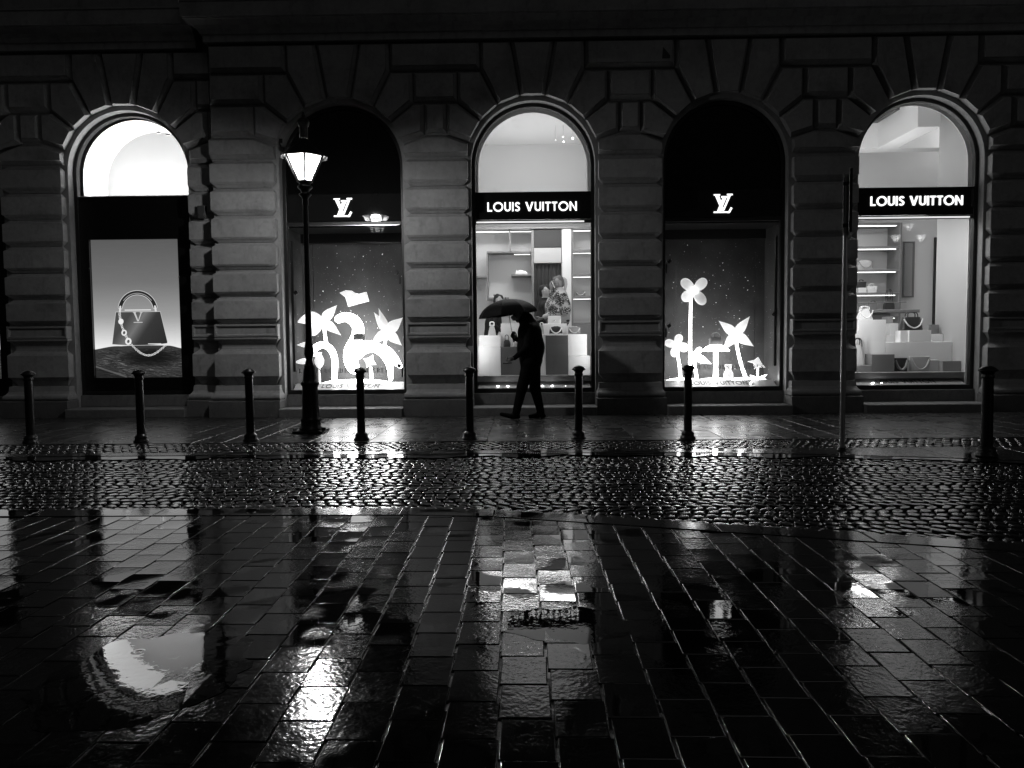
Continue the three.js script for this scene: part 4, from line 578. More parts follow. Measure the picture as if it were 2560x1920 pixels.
// right display: four-petalled flowers, mushroom table, plants
flower('tall glowing flower with four round petals on a straight stem', 3.055, 2.085, -13.75, [[140, 0.30, 0.21, 0], [44, 0.29, 0.21, 0], [-142, 0.27, 0.22, 0], [-52, 0.31, 0.21, 0]], [[3.0, 2.0], [2.995, 1.6], [2.993, 1.05], [2.99, 0.49]], mGlow, mShell, 0.14);
flower('low glowing flower with four round petals at the left of the right display', 2.735, 1.115, -13.70, [[162, 0.22, 0.17, 0], [75, 0.21, 0.17, 0], [-14, 0.22, 0.19, 0], [-105, 0.21, 0.18, 0]], [[2.74, 1.05], [2.77, 0.9], [2.80, 0.7], [2.81, 0.49]], mGlow, mShell2, 0.2);
flower('glowing flower with four pointed petals on a bent stem', 3.80, 1.305, -13.78, [[...deg(3.80, 1.305, 3.50, 1.55), 0.165, 1], [...deg(3.80, 1.305, 4.045, 1.625), 0.165, 1], [...deg(3.80, 1.305, 4.13, 1.085), 0.165, 1], [...deg(3.80, 1.305, 3.575, 1.04), 0.165, 1]], [[3.81, 1.25], [3.83, 1.1], [3.90, 0.8], [4.005, 0.49]], mGlow, mShell2, 0.36);
flower('short glowing flower with leaf petals below the tall one', 3.03, 0.93, -13.62, [[50, 0.19, 0.12, 0], [-25, 0.34, 0.13, 1], [140, 0.13, 0.1, 1]], [[3.03, 0.93], [3.05, 0.75], [3.09, 0.49]], mGlow, mGlow);
{ const t = thing('mushroom_table', 'glowing mushroom shaped table carrying a small bag', 'light sculpture', [3.435, 0.488, -13.72]); part('cap', lathe([[0, 0.635], [0.09, 0.632], [0.17, 0.60], [0.235, 0.535], [0.24, 0.525], [0.2, 0.53], [0.04, 0.545], [0, 0.545]], 28), mGlow, t); part('stem', lathe([[0.075, 0], [0.05, 0.04], [0.042, 0.12], [0.042, 0.54]], 20), mGlow, t); }
bag('small monogram bag with round handles on the glowing mushroom', 3.43, 1.124, -13.72, 0.24, 0.135, 0.12, mBagMid, { top: 0.86, hh: 0.6, hm: mBagTan });
{ const t = thing('glowing_plant', 'small glowing plant with a square bloom at the right of the right display', 'light sculpture', [4.16, 0.488, -13.66]); part('bloom', ext([[-0.185, 0.335], [-0.07, 0.30], [-0.06, 0.20], [0.0, 0.235], [0.13, 0.225], [0.06, 0.31], [0.005, 0.41], [-0.06, 0.36]], 0.04, -0.02, 0.008), mGlowLow, t); part('stem', lathe([[0.016, 0], [0.014, 0.27]], 10), mGlow, t); for (const [a, l] of [[145, 0.17], [32, 0.2]]) part('leaf', petal(l, 0.06, true, 0.03).rotateZ(a * PI / 180), mGlow, t); }
solo('glowing_vase', 'small pale glowing gourd under the writing of the right display', 'light sculpture', lathe([[0, 0], [0.04, 0.01], [0.082, 0.07], [0.08, 0.13], [0.05, 0.19], [0.045, 0.22], [0.075, 0.28], [0.06, 0.285], [0, 0.27]], 22), mGlowLow, [3.634, 0.488, -13.62]);
for (const [i, [x, w]] of [[2.86, 0.3], [3.42, 0.3], [4.0, 0.34]].entries()) solo('glowing_mound', ['left', 'middle', 'right'][i] + ' glowing mound on the floor of the right display', 'light sculpture', new THREE.SphereGeometry(1, 28, 8, 0, 2 * PI, 0, PI / 2).scale(w, 0.05, 0.14).translate(x, 0.488, -13.74), i === 1 ? mGlowLow : mGlow);
{ const t = thing('display_light', 'bright tilted floor lamp at the front of the right display', 'lamp', [3.98, 0.45, -13.34]); part('tube', new THREE.CapsuleGeometry(0.012, 0.12, 4, 8).rotateZ(-0.75).translate(0, 0.05, 0), glow(10), t); part('foot', lathe([[0, 0], [0.03, 0], [0.03, 0.008], [0, 0.01]], 14), mChrome, t); }
for (const [i, [x, y, dir]] of [[-4.0, 2.03, 1], [-2.12, 2.36, -1], [-2.11, 0.74, -1], [2.50, 1.39, 1], [2.50, 2.50, 1], [4.42, 1.57, -1]].entries()) {
  const t = thing('spotlight', 'small black spotlight ' + ['by the lamp post in the left display', 'high at the right of the left display', 'low at the right of the left display', 'low at the left of the right display', 'high at the left of the right display', 'at the right of the right display'][i], 'spotlight', [x, y, -13.45], 'black spotlights in the display cases');
  part('bracket', rbox(-0.016, 0.016, -0.13, 0.03, -0.012, 0.012, 0.003), mBlack, t); part('head', rbox(-0.032, 0.032, -0.03, 0.03, -0.03, 0.03, 0.006).rotateZ(0.6 * dir).translate(dir * 0.055, 0.07, 0), mBlack, t);
}
for (const [x, y0, y1] of [[-4.01, 0.72, 3.0], [4.40, 0.75, 3.0]]) solo('light_rail', x < 0 ? 'slim black upright rail inside the left display' : 'slim black upright rail inside the right display', 'rail', rbox(x - 0.022, x + 0.022, y0, y1, -13.50, -13.46), mBlack);

// ---------------------------------------------------------------- street furniture
function makeBollard() {
  const t = thing('bollard', '', 'bollard', [0, 0, 0], 'black iron bollards along the kerb');
  part('base', lathe([[0.098, 0], [0.098, 0.018], [0.086, 0.03], [0.078, 0.048], [0.082, 0.062], [0.074, 0.082], [0.058, 0.098], [0.052, 0.106]], 16), mIron, t);
  part('shaft', lathe([[0.052, 0.104], [0.0505, 0.3], [0.049, 0.74], [0.047, 0.80]], 20), mIron, t);
  part('collar', lathe([[0.048, 0.795], [0.056, 0.802], [0.058, 0.815], [0.052, 0.828], [0.05, 0.838], [0.06, 0.855], [0.074, 0.868]], 20), mIron, t);
  part('cap', lathe([[0.05, 0.866], [0.084, 0.868], [0.088, 0.876], [0.08, 0.886], [0.06, 0.906], [0.035, 0.92], [0, 0.926]], 20), mIron, t);
  return t;
}
const bollard0 = makeBollard();
[[-6.275, -9.66, 0, 'first black bollard from the left edge of the photo'], [-4.855, -9.66, 0, 'black bollard in front of the handbag poster'], [-3.468, -9.68, 0, 'black bollard between the poster window and the street lamp'], [-2.05, -9.67, 0, 'black bollard just right of the street lamp'], [-0.675, -9.69, 0, 'black bollard left of the walking person'], [0.70, -9.69, 0, 'black bollard right of the walking person'], [2.06, -9.60, 0, 'black bollard in front of the glowing flowers'], [4.858, -8.077, 0, 'large black bollard nearest the right edge']].forEach(([x, z, y, label], i) => {
  const b = i ? bollard0.clone() : bollard0; if (i) { b.name = numbered('bollard'); b.userData = { ...bollard0.userData }; scene.add(b); }
  b.position.set(x, y, z); b.rotation.set([0.004, -0.008, 0.006, 0, 0.009, -0.004, 0.012, -0.006][i], i * 0.7, [-0.006, 0.009, 0.002, -0.011, 0.004, 0.008, -0.003, 0.005][i]); b.userData.label = label; if (i === 7) b.scale.set(1.12, 1.02, 1.12);
});
function lantern(t, y0, r0, y1, r1, mP, n = 6, turn = 0) { // tapered lantern: bars, panes, roof, vent, finial
  const P = (k, r, y) => [r * Math.sin(k / n * 2 * PI + turn), y, r * Math.cos(k / n * 2 * PI + turn)];
  for (let k = 0; k < n; k++) { const a = P(k, r0, y0), b = P(k, r1, y1), c = P(k + 1, r1, y1), d = P(k + 1, r0, y0); part('pane', tri([a, d, c, b].map(([x, y, z]) => [x * 0.97, y, z * 0.97]), [[0, 1, 2], [0, 2, 3]]), mP, t); part('bar', tube([a, b], 0.0145, 2, 6), mIron, t); part('crown_rail', tube([b, c], 0.011, 2, 6), mIron, t); }
}
{
  const t = thing('street_lamp', 'ornate black street lamp with a lit lantern', 'street lamp', [-2.945, 0, -10.585]);
  part('base_plate', merge([rbox(-0.205, 0.205, 0, 0.035, -0.205, 0.205, 0.008), rbox(0.17, 0.225, 0.035, 0.075, 0.05, 0.10, 0.008), rbox(-0.225, -0.17, 0.02, 0.05, 0.05, 0.10, 0.008)]), mIron, t);
  part('base', lathe([[0.165, 0.034], [0.168, 0.06], [0.14, 0.085], [0.14, 0.15], [0.15, 0.165], [0.146, 0.19], [0.123, 0.215], [0.116, 0.35], [0.110, 0.632], [0.120, 0.645], [0.13, 0.668], [0.13, 0.692], [0.112, 0.70], [0.098, 0.722], [0.094, 0.78], [0.086, 0.86], [0.074, 0.90], [0.079, 0.925], [0.062, 0.94]], 8), mIron, t);
  part('shaft', lathe([[0.062, 0.938], [0.05, 0.985], [0.044, 1.01], [0.055, 1.04], [0.07, 1.09], [0.062, 1.16], [0.047, 1.26], [0.052, 1.28], [0.044, 1.295], [0.040, 1.8], [0.036, 2.4], [0.035, 3.1], [0.043, 3.13], [0.04, 3.19]], 16), mIron, t);
  part('capital', lathe([[0.04, 3.188], [0.05, 3.215], [0.085, 3.25], [0.082, 3.262], [0.05, 3.28], [0.062, 3.31], [0.10, 3.345], [0.10, 3.365], [0.075, 3.39], [0.085, 3.412], [0.108, 3.425], [0.108, 3.435]], 16), mIron, t);
  const mLanternGlass = glow(2.6, 0.9, { transmission: 0.55, thickness: 0, roughness: 0.25 });
  lantern(t, 3.43, 0.10, 3.765, 0.275, mLanternGlass, 6, 0.30);
  part('roof', lathe([[0.315, 3.752], [0.30, 3.775], [0.255, 3.80], [0.20, 3.85], [0.13, 3.91], [0.085, 3.96], [0.06, 4.0]], 12), mIron, t);
  part('vent', lathe([[0.058, 3.998], [0.06, 4.16], [0.075, 4.18], [0.085, 4.22], [0.08, 4.25], [0.05, 4.275]], 12), mIron, t);
  part('finial', lathe([[0.05, 4.272], [0.02, 4.285], [0.024, 4.31], [0.014, 4.33], [0.018, 4.345], [0, 4.37]], 12), mIron, t);
  part('bulb', new THREE.SphereGeometry(0.10, 20, 12).scale(1, 0.32, 1).translate(0, 3.715, 0), glow(4), t);
  pointLight(30, [-2.945, 3.71, -10.585], 5);
}
{ // edge-on sign on a steel pole
  const t = thing('sign_pole', 'slim steel pole with a road sign seen edge on', 'sign post', [3.545, 0, -8.55]);
  part('pole', lathe([[0.028, 0], [0.028, 3.0], [0.024, 3.02], [0, 3.025]], 20), grey(0.5, 0.3, { metalness: 0.7 }), t); t.rotation.y = -0.393; part('foot', lathe([[0.05, 0], [0.048, 0.012], [0.03, 0.03]], 16), mIron, t);
  part('sign_plate', rbox(0.030, 0.062, 2.36, 3.03, -0.30, 0.30, 0.004), mIron, t); part('bracket', rbox(-0.036, 0.03, 2.45, 2.49, -0.036, 0.036, 0.004), mIron, t); part('bracket', rbox(-0.036, 0.03, 2.90, 2.94, -0.036, 0.036, 0.004), mIron, t); part('edge_channel', rbox(-0.030, -0.020, 2.36, 3.03, 0.02, 0.036, 0.002), mIron, t);
}
{ const t = thing('security_camera', 'small black security camera on the stone pier beside the lantern', 'camera', [-3.93, 4.42, -12.82]); part('bracket', tube([[-0.02, 0.16, -0.05], [-0.03, 0.08, 0.02], [0, 0.03, 0.06]], 0.012, 12, 6), mBlack, t); part('body', rbox(-0.035, 0.035, -0.04, 0.04, -0.02, 0.14, 0.008).rotateX(0.35).rotateY(0.7), mBlack, t); part('clamp', rbox(-0.05, 0.0, 0.1, 0.17, -0.05, -0.01, 0.004), mBlack, t); }
solo('wall_box', 'small dark box fixed to the stone beside the poster window', 'box', merge([rbox(-0.07, 0.06, -0.11, 0.10, 0, 0.09, 0.008), rbox(-0.05, 0.04, -0.08, -0.03, 0.09, 0.10, 0.003)]), grey(0.05, 0.5), [-5.38, 3.45, ZL + 0.142]);
// triple street lamp across the square: out of frame, mirrored in the right window
{
  const t = thing('street_lamp', 'triple street lamp behind the viewer mirrored in the right window', 'street lamp', [19.3, 0, 12.6]);
  part('shaft', lathe([[0.2, 0], [0.2, 0.4], [0.12, 0.6], [0.08, 1.4], [0.06, 5.6], [0.04, 6.9]], 12), mIron, t); const m = glow(9, 0.9, { transmission: 0.55, thickness: 0, roughness: 0.25 });
  for (const [dx, dy] of [[-0.62, 0], [0.62, 0], [0, 0.55]]) { if (dx) part('arm', tube([[0, 5.5, 0], [dx * 0.6, 5.45, 0], [dx, 5.75 + dy, 0]], 0.03, 12, 8), mIron, t); const g = new THREE.Group(); g.position.set(dx, 2.45 + dy, 0); const n = t.children.length; lantern(t, 3.43, 0.10, 3.765, 0.275, m, 6, 0.3); part('roof', lathe([[0.30, 3.76], [0.2, 3.85], [0.06, 4.0], [0, 4.1]], 10), mIron, t); part('bulb', new THREE.SphereGeometry(0.055, 12, 8).translate(0, 3.6, 0), glow(30), t); for (const c of t.children.slice(n)) c.position.set(dx, 2.45 + dy, 0); pointLight(8, [19.3 + dx, 6.05 + dy, 12.6], 3); }
}

// ---------------------------------------------------------------- people
function surfaceNets(f, lo, hi, cell, colour) { // mesh of f = 0 (negative inside), normals from the field
  const n = [0, 1, 2].map(k => Math.ceil((hi[k] - lo[k]) / cell) + 2), [nx, ny, nz] = n, F = new Float32Array(nx * ny * nz), id = (i, j, k) => i + nx * (j + ny * k);
  for (let k = 0; k < nz; k++) for (let j = 0; j < ny; j++) for (let i = 0; i < nx; i++) F[id(i, j, k)] = f(lo[0] + i * cell, lo[1] + j * cell, lo[2] + k * cell);
  const idx = new Int32Array(nx * ny * nz).fill(-1), P = [], I = [];
  for (let k = 0; k + 1 < nz; k++) for (let j = 0; j + 1 < ny; j++) for (let i = 0; i + 1 < nx; i++) {
    let c = 0, x = 0, y = 0, z = 0; const v = (a, b, d) => F[id(i + a, j + b, k + d)];
    for (let a = 0; a < 2; a++) for (let b = 0; b < 2; b++) { let p = v(0, a, b), q = v(1, a, b); if (p < 0 !== q < 0) { c++; x += p / (p - q); y += a; z += b; } p = v(a, 0, b); q = v(a, 1, b); if (p < 0 !== q < 0) { c++; x += a; y += p / (p - q); z += b; } p = v(a, b, 0); q = v(a, b, 1); if (p < 0 !== q < 0) { c++; x += a; y += b; z += p / (p - q); } }
    if (c) { idx[id(i, j, k)] = P.length / 3; P.push(lo[0] + (i + x / c) * cell, lo[1] + (j + y / c) * cell, lo[2] + (k + z / c) * cell); }
  }
  const quad = (a, b, c, d, flip) => { if (a < 0 || b < 0 || c < 0 || d < 0) return; flip ? I.push(a, c, b, a, d, c) : I.push(a, b, c, a, c, d); };
  for (let k = 1; k + 1 < nz; k++) for (let j = 1; j + 1 < ny; j++) for (let i = 1; i + 1 < nx; i++) {
    const s = F[id(i, j, k)] < 0, g = (a, b, c) => idx[id(i - a, j - b, k - c)];
    if (s !== F[id(i + 1, j, k)] < 0) quad(g(0, 0, 0), g(0, 1, 0), g(0, 1, 1), g(0, 0, 1), !s); if (s !== F[id(i, j + 1, k)] < 0) quad(g(0, 0, 0), g(0, 0, 1), g(1, 0, 1), g(1, 0, 0), !s); if (s !== F[id(i, j, k + 1)] < 0) quad(g(0, 0, 0), g(1, 0, 0), g(1, 1, 0), g(0, 1, 0), !s);
  }
  const N = [], C = [], U = [], e = cell * 0.5;
  for (let i = 0; i < P.length; i += 3) { const [x, y, z] = [P[i], P[i + 1], P[i + 2]], q = V3(f(x + e, y, z) - f(x - e, y, z), f(x, y + e, z) - f(x, y - e, z), f(x, y, z + e) - f(x, y, z - e)).normalize(); N.push(q.x, q.y, q.z); const c = colour(x, y, z); C.push(c, c, c); U.push(x + z * 0.7, y); }
  const geo = new THREE.BufferGeometry(); geo.setAttribute('position', new THREE.Float32BufferAttribute(P, 3)); geo.setAttribute('normal', new THREE.Float32BufferAttribute(N, 3)); geo.setAttribute('color', new THREE.Float32BufferAttribute(C, 3)); geo.setAttribute('uv', new THREE.Float32BufferAttribute(U, 2)); geo.setIndex(I); return geo;
}
const bone = (p, b) => { const [ax, ay, az] = b[0], dx = b[1][0] - ax, dy = b[1][1] - ay, dz = b[1][2] - az, l = dx * dx + dy * dy + dz * dz || 1e-9, t = Math.max(0, Math.min(1, ((p[0] - ax) * dx + (p[1] - ay) * dy + (p[2] - az) * dz) / l)); return Math.hypot(p[0] - ax - dx * t, p[1] - ay - dy * t, p[2] - az - dz * t) - (b[2] + (b[3] - b[2]) * t); };
function figure(bones, cell, k = 0.03) { // bones: [a, b, ra, rb, colour, own blend]
  const f = (x, y, z) => { let d = 9; for (const b of bones) { const e = bone([x, y, z], b), kk = b[5] ?? k, h = Math.max(kk - Math.abs(d - e), 0) / kk; d = Math.min(d, e) - h * h * kk * 0.25; } return d; };
  const lo = [9e9, 9e9, 9e9], hi = [-9e9, -9e9, -9e9]; for (const [a, b, ra, rb] of bones) for (const [p, r] of [[a, ra], [b, rb]]) for (let q = 0; q < 3; q++) { lo[q] = Math.min(lo[q], p[q] - r - 0.04); hi[q] = Math.max(hi[q], p[q] + r + 0.04); }
  return surfaceNets(f, lo, hi, cell, (x, y, z) => { let m = 9, c = 0.1; for (const b of bones) { const e = bone([x, y, z], b); if (e < m) { m = e; c = b[4]; } } return c; });
}
const headBones = (x, y, z, s, skin, hair, tilt = 0) => { // face towards s * x; eyes, nose, mouth, ears and hair
  const q = (a, b, c) => [x + s * (a * Math.cos(tilt) + b * Math.sin(tilt)), y + b * Math.cos(tilt) - a * Math.sin(tilt), z + c];
  return [[q(-0.01, 0.03, 0), q(0.005, -0.02, 0), 0.092, 0.084, skin], [q(0.035, -0.05, 0), q(0.05, -0.085, 0), 0.055, 0.035, skin], [q(0.095, 0.01, 0), q(0.112, -0.028, 0), 0.010, 0.016, skin, 0.012], [q(0.088, -0.06, -0.018), q(0.088, -0.06, 0.018), 0.010, 0.010, skin * 0.7, 0.006],
    [q(0.072, 0.012, -0.034), q(0.076, 0.012, -0.034), 0.013, 0.013, skin * 0.35, 0.004], [q(0.072, 0.012, 0.034), q(0.076, 0.012, 0.034), 0.013, 0.013, skin * 0.35, 0.004], [q(-0.005, 0.01, -0.088), q(-0.01, -0.02, -0.09), 0.017, 0.012, skin, 0.006], [q(-0.005, 0.01, 0.088), q(-0.01, -0.02, 0.09), 0.017, 0.012, skin, 0.006],
    [q(-0.03, 0.055, 0), q(0.02, 0.068, 0), 0.088, 0.066, hair, 0.006], [q(-0.045, 0.02, 0), q(-0.055, -0.03, 0), 0.078, 0.06, hair, 0.006]];
};
function handBones(w, dir, curl, side, skin, s = 1) { // wrist point, forward direction, curl of the fingers, which way the thumb leaves
  const F = V3(...dir).normalize(), S = V3(...side).normalize(), U = S.clone().cross(F).normalize(), W = V3(...w), at = (f, u, v) => W.clone().addScaledVector(F, f * s).addScaledVector(S, u * s).addScaledVector(U, v * s).toArray(), B = [];
  B.push([at(0, 0, 0), at(0.03, 0.004, 0), 0.026 * s, 0.024 * s, skin, 0.012], [at(0.03, -0.022, 0), at(0.075, -0.026, 0), 0.018 * s, 0.013 * s, skin, 0.01], [at(0.03, 0.018, 0), at(0.08, 0.026, 0), 0.02 * s, 0.013 * s, skin, 0.01], [at(0.05, 0, 0), at(0.08, 0, 0), 0.018 * s, 0.013 * s, skin, 0.01]);
  [[0.030, 0.092], [0.010, 0.10], [-0.010, 0.094], [-0.029, 0.074]].forEach(([u, l]) => { let p = [0.08, 0, 0], a = 0; for (let k = 0; k < 3; k++) { const L = l * [0.45, 0.31, 0.24][k]; a += curl * [0.9, 1.2, 0.9][k]; const q = [p[0] + L * Math.cos(a), 0, p[2] - L * Math.sin(a)]; B.push([at(p[0], u, p[2]), at(q[0], u, q[2]), (0.0098 - k * 0.001) * s, (0.009 - k * 0.001) * s, skin, 0.002]); p = q; } });
  const th = [[0.02, 0.028, -0.004], [0.05, 0.052, -0.02 - 0.015 * curl], [0.078, 0.05, -0.035 - 0.02 * curl], [0.096, 0.036, -0.042 - 0.02 * curl]]; for (let k = 0; k < 3; k++) B.push([at(...th[k]), at(...th[k + 1]), (0.0125 - k * 0.0015) * s, (0.011 - k * 0.0015) * s, skin, 0.006]);
  return B;
}
const mSkin = new THREE.MeshPhysicalMaterial({ vertexColors: true, roughness: 0.85, specularIntensity: 0.3, side: THREE.DoubleSide });
const vmerge = a => mergeGeometries(a);
{ // man walking left under an umbrella
  const t = thing('person', 'person in dark clothes walking left under a black umbrella', 'person', [0, 0, 0]), Z = -12.1, c = 0.003, sk = 0.28, p = (x, y, z = 0) => [x, y, Z + z];
  const body = figure([
    [p(0.135, 0.95), p(0.13, 1.12), 0.178, 0.202, c, 0.08], [p(0.13, 1.12), p(0.115, 1.36), 0.202, 0.188, c, 0.08], [p(0.075, 1.575), p(0.03, 1.60), 0.10, 0.095, c, 0.04], [p(0.12, 1.36, -0.09), p(0.12, 1.36, 0.09), 0.135, 0.135, c, 0.08], [p(0.10, 1.40, -0.15), p(0.10, 1.40, 0.15), 0.085, 0.085, c, 0.08], [p(0.10, 1.46), p(0.03, 1.55), 0.105, 0.078, c, 0.06], [p(0.15, 1.50), p(0.05, 1.555), 0.075, 0.07, c, 0.05],
    [p(0.10, 0.90, 0.08), p(0.16, 0.90, -0.08), 0.135, 0.135, c, 0.06],
    [p(0.10, 0.88, 0.085), p(-0.01, 0.50, 0.085), 0.115, 0.084, c], [p(-0.01, 0.50, 0.085), p(-0.105, 0.12, 0.08), 0.082, 0.062, c], [p(-0.10, 0.07, 0.08), p(-0.17, 0.055, 0.08), 0.045, 0.04, c, 0.02], [p(-0.17, 0.052, 0.08), p(-0.335, 0.085, 0.08), 0.045, 0.034, c, 0.02], [p(-0.07, 0.038, 0.08), p(-0.12, 0.04, 0.08), 0.03, 0.034, c, 0.02],
    [p(0.17, 0.88, -0.085), p(0.195, 0.47, -0.085), 0.118, 0.086, c], [p(0.195, 0.47, -0.085), p(0.28, 0.12, -0.08), 0.084, 0.062, c], [p(0.30, 0.065, -0.08), p(0.24, 0.055, -0.08), 0.046, 0.042, c, 0.02], [p(0.24, 0.047, -0.08), p(0.115, 0.034, -0.08), 0.046, 0.034, c, 0.02], [p(0.335, 0.034, -0.08), p(0.30, 0.035, -0.08), 0.03, 0.034, c, 0.02],
    [p(0.10, 1.42, -0.19), p(0.05, 1.17, -0.22), 0.07, 0.055, c], [p(0.05, 1.17, -0.22), p(-0.10, 1.26, -0.11), 0.054, 0.036, c], [p(0.11, 1.42, 0.19), p(0.08, 1.14, 0.23), 0.07, 0.056, c], [p(0.08, 1.14, 0.23), p(-0.125, 0.965, 0.17), 0.054, 0.036, c],
  ], 0.014, 0.03);
  const head = figure([...headBones(-0.045, 1.645, Z, -1, sk, 0.02, 0.30), [p(-0.02, 1.58), p(0.05, 1.50), 0.058, 0.066, sk, 0.02]], 0.006, 0.012);
  const hA = figure(handBones(p(-0.095, 1.262, -0.11), [-0.72, 0.62, 0.25], 1.15, [0.5, 0.7, 0.3], sk), 0.0035, 0.004), hB = figure(handBones(p(-0.125, 0.965, 0.17), [-0.86, -0.5, 0.0], 0.75, [0, 0.1, 1], sk), 0.0035, 0.004);
  part('body', vmerge([body, head, hA, hB]), mSkin, t);
  const cv = figure([[p(-0.150, 1.60, -0.045), p(-0.150, 1.60, 0.045), 0.028, 0.028, 0.75], [p(-0.120, 1.575, -0.05), p(-0.120, 1.575, 0.05), 0.032, 0.032, 0.75]], 0.006, 0.03); part('face_mask', cv, mSkin, t);
  const u = thing('umbrella', 'open black umbrella tilted forward over the walking person', 'umbrella', [-0.255, 1.885, Z - 0.05]); u.rotation.z = 0.122;
  const rib = (a, s) => [0.478 * Math.sin(s * 1.36) / Math.sin(1.36) * Math.cos(a), -0.245 * (1 - Math.cos(s * 1.36)) / (1 - Math.cos(1.36)), 0.478 * Math.sin(s * 1.36) / Math.sin(1.36) * Math.sin(a)], mCan = grey(0.006, 0.7, { specularIntensity: 0.25 });
  for (let k = 0; k < 8; k++) {
    const a0 = k / 8 * 2 * PI + 0.2, a1 = (k + 1) / 8 * 2 * PI + 0.2, P = [], I = [], m = 8, nn = 6;
    for (let i = 0; i <= m; i++) for (let j = 0; j <= nn; j++) { const s = 0.02 + 0.98 * i / m, q = j / nn, a = rib(a0, s), b = rib(a1, s), sc = 1 - 0.10 * 4 * q * (1 - q) * Math.pow(s, 3), dip = -0.008 * 4 * q * (1 - q) * s; P.push((a[0] + (b[0] - a[0]) * q) * (2 - 1) * (sc + 0.075 * 4 * q * (1 - q)), a[1] + (b[1] - a[1]) * q + dip, (a[2] + (b[2] - a[2]) * q) * (sc + 0.075 * 4 * q * (1 - q))); }
    for (let i = 0; i < m; i++) for (let j = 0; j < nn; j++) { const a = i * (nn + 1) + j; I.push(a, a + 1, a + nn + 2, a, a + nn + 2, a + nn + 1); }
    const g = new THREE.BufferGeometry(); g.setAttribute('position', new THREE.Float32BufferAttribute(P, 3)); g.setIndex(I); g.computeVertexNormals(); part('canopy_panel', g, mCan, u);
    part('rib', tube([0.05, 0.35, 0.65, 1].map(s => { const [x, y, z] = rib(a0, s); return [x * 0.995, y - 0.004, z * 0.995]; }), 0.0025, 12, 5), mIron, u); const r5 = rib(a0, 0.5); part('strut', tube([[0.0, -0.26, 0], [r5[0], r5[1] - 0.005, r5[2]]], 0.002, 2, 5), mIron, u);
  }
  part('ferrule', lathe([[0.006, -0.01], [0.007, 0.02], [0.003, 0.035], [0, 0.036]], 10), mIron, u); part('shaft', tube([[0, 0, 0], [0.017, -0.3, 0], [0.034, -0.62, 0]], 0.0055, 4, 8), grey(0.3, 0.3, { metalness: 0.8 }), u); part('handle', tube([[0.031, -0.54, 0], [0.036, -0.64, 0], [0.04, -0.685, 0]], 0.013, 8, 10), mIron, u);
  solo('phone', 'dark phone held low in the walking person\'s hand', 'phone', rbox(-0.07, 0.07, -0.008, 0.008, -0.036, 0.036, 0.004).rotateZ(0.06), grey(0.02, 0.2), [-0.235, 0.888, Z + 0.175]);
}
const tJacket = (() => { // pale jacket printed with black flower outlines
  const n = 512, cv = document.createElement('canvas'); cv.width = cv.height = n; const x = cv.getContext('2d'); x.fillStyle = '#c4c4c4'; x.fillRect(0, 0, n, n);
  for (let i = 0; i < 26; i++) { const a = rr(0, n), b = rr(0, n), r = rr(46, 64), k = 5 + (rnd() * 2 | 0), o = rr(0, 6); for (const [dx, dy] of [[0, 0], [n, 0], [-n, 0], [0, n], [0, -n]]) for (let q = 0; q < k; q++) { const w = o + q / k * 2 * PI; x.beginPath(); x.ellipse(a + dx + Math.cos(w) * r * 0.6, b + dy + Math.sin(w) * r * 0.6, r * 0.46, r * 0.2, w, 0, 7); x.fillStyle = rnd() < 0.7 ? '#f0f0f0' : '#999'; x.fill(); x.strokeStyle = '#0a0a0a'; x.lineWidth = 13; x.stroke(); } }
  const t = new THREE.CanvasTexture(cv); t.wrapS = t.wrapT = THREE.RepeatWrapping; t.repeat.set(1.9, 1.9); t.colorSpace = THREE.SRGBColorSpace; return t;
})();
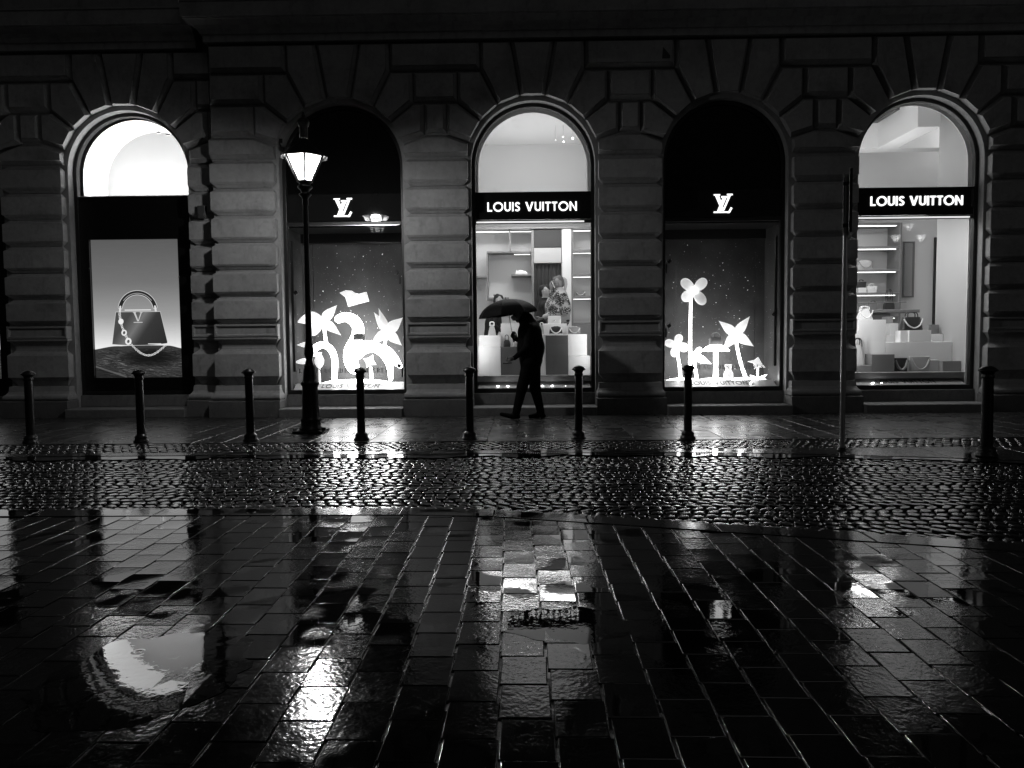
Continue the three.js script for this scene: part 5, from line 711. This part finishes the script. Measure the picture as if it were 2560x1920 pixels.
{ // woman in a patterned jacket inside the shop
  const t = thing('person', 'person in pale jacket with black flower outlines inside the shop', 'person', [0, 0, 0]), Z = -14.4, c = 0.03, sk = 0.2, p = (x, y, z = 0) => [x, y, Z + z];
  const legs = [[p(0.66, 1.50), p(0.66, 1.62), 0.14, 0.14, c, 0.06]]; for (const s of [-1, 1]) legs.push([p(0.66, 1.48, s * 0.09), p(0.66, 1.08, s * 0.09), 0.092, 0.062, c], [p(0.66, 1.08, s * 0.09), p(0.67, 0.72, s * 0.09), 0.06, 0.045, c], [p(0.67, 0.67, s * 0.09), p(0.52, 0.655, s * 0.09), 0.044, 0.032, c, 0.02]);
  const hd = figure([...headBones(0.675, 2.285, Z, -1, sk, 0.10, 0.28), [p(0.69, 2.23), p(0.70, 2.12), 0.055, 0.062, sk, 0.02]], 0.006, 0.012);
  const hand = figure(handBones(p(0.545, 2.185, 0.10), [-0.25, 0.9, 0.05], 0.6, [0.2, 0, 1], sk), 0.0035, 0.004), hand2 = figure(handBones(p(0.36, 1.63, 0.14), [-0.9, -0.3, 0.1], 0.5, [0, 0.3, 1], sk), 0.0035, 0.004);
  part('body', vmerge([figure(legs, 0.016), hd, hand, hand2]), mSkin, t);
  const jk = figure([[p(0.665, 1.65), p(0.67, 1.86), 0.235, 0.225, 1, 0.08], [p(0.67, 1.86), p(0.70, 2.06), 0.225, 0.14, 1, 0.08], [p(0.70, 2.04, -0.15), p(0.70, 2.04, 0.15), 0.10, 0.10, 1, 0.08], [p(0.71, 2.06), p(0.70, 2.15), 0.095, 0.075, 1, 0.04], [p(0.72, 2.03, 0.20), p(0.80, 1.76, 0.23), 0.085, 0.078, 1, 0.04], [p(0.80, 1.76, 0.23), p(0.42, 1.66, 0.17), 0.075, 0.05, 1, 0.04], [p(0.69, 2.03, -0.20), p(0.55, 1.80, -0.12), 0.085, 0.075, 1, 0.04], [p(0.55, 1.80, -0.12), p(0.55, 2.12, 0.06), 0.07, 0.048, 1, 0.04]], 0.013, 0.04);
  part('jacket', jk, grey(0.48, 0.8, { map: tJacket }), t); part('ponytail', taperTube([[0.74, 2.37, Z], [0.79, 2.36, Z], [0.81, 2.26, Z], [0.80, 2.13, Z + 0.01]], [0.028, 0.04, 0.038, 0.015], 24, 10), grey(0.3, 0.5), t);
  solo('phone', 'small bright phone the person in the patterned jacket holds to the face', 'phone', rbox(-0.005, 0.005, -0.07, 0.07, -0.034, 0.034, 0.003).rotateZ(0.45), grey(0.6, 0.3), [0.575, 2.255, Z + 0.125]);
}
function darkPerson(label, x, z, lean, sk, faceS) {
  const t = thing('person', label, 'person', [x, 0, z]), c = 0.02, p = (a, y, q = 0) => [a + lean * Math.max(0, y - 1.5), y, q], B = [[p(0, 1.50), p(0, 1.75), 0.15, 0.165, c, 0.08], [p(0, 1.75), p(0, 1.98), 0.165, 0.13, c, 0.08], [p(0, 1.98, -0.15), p(0, 1.98, 0.15), 0.085, 0.085, c, 0.08], [p(0, 2.04), p(0, 2.13), 0.07, 0.058, c, 0.05]];
  for (const s of [-1, 1]) B.push([p(0, 1.48, s * 0.09), p(0, 1.08, s * 0.09), 0.095, 0.064, c], [p(0, 1.08, s * 0.09), p(0.01, 0.72, s * 0.09), 0.062, 0.046, c], [p(0.01, 0.67, s * 0.09), p(faceS * 0.15, 0.655, s * 0.09), 0.046, 0.032, c, 0.02], [p(0, 1.97, s * 0.19), p(0.02, 1.70, s * 0.22), 0.068, 0.055, c], [p(0.02, 1.70, s * 0.22), p(faceS * 0.2, 1.62, s * 0.14), 0.052, 0.036, c]);
  const q = p(0, 2.24); part('body', vmerge([figure(B, 0.016), figure([...headBones(q[0], 2.25, 0, faceS, sk, 0.03), [[q[0], 2.2, 0], p(0, 2.10), 0.054, 0.06, sk, 0.02]], 0.007, 0.012), ...[-1, 1].map(s => figure(handBones([faceS * 0.2 + lean * 0.12, 1.62, s * 0.14], [faceS * 0.9, -0.2, 0], 0.6, [0, 0.2, s], sk), 0.004, 0.004))]), mSkin, t); return t;
}
darkPerson('person in black standing behind the patterned jacket inside the shop', 0.44, -14.85, 0.0, 0.40, 1).position.y = -0.10;
{ const d = darkPerson('person in black bending at the left inside the shop behind the umbrella', -0.62, -14.5, 0.0, 0.35, 1); d.rotation.z = -0.24; d.scale.setScalar(0.86); d.position.set(-0.90, 0.102, -14.5); }
renderer.render(scene, camera);
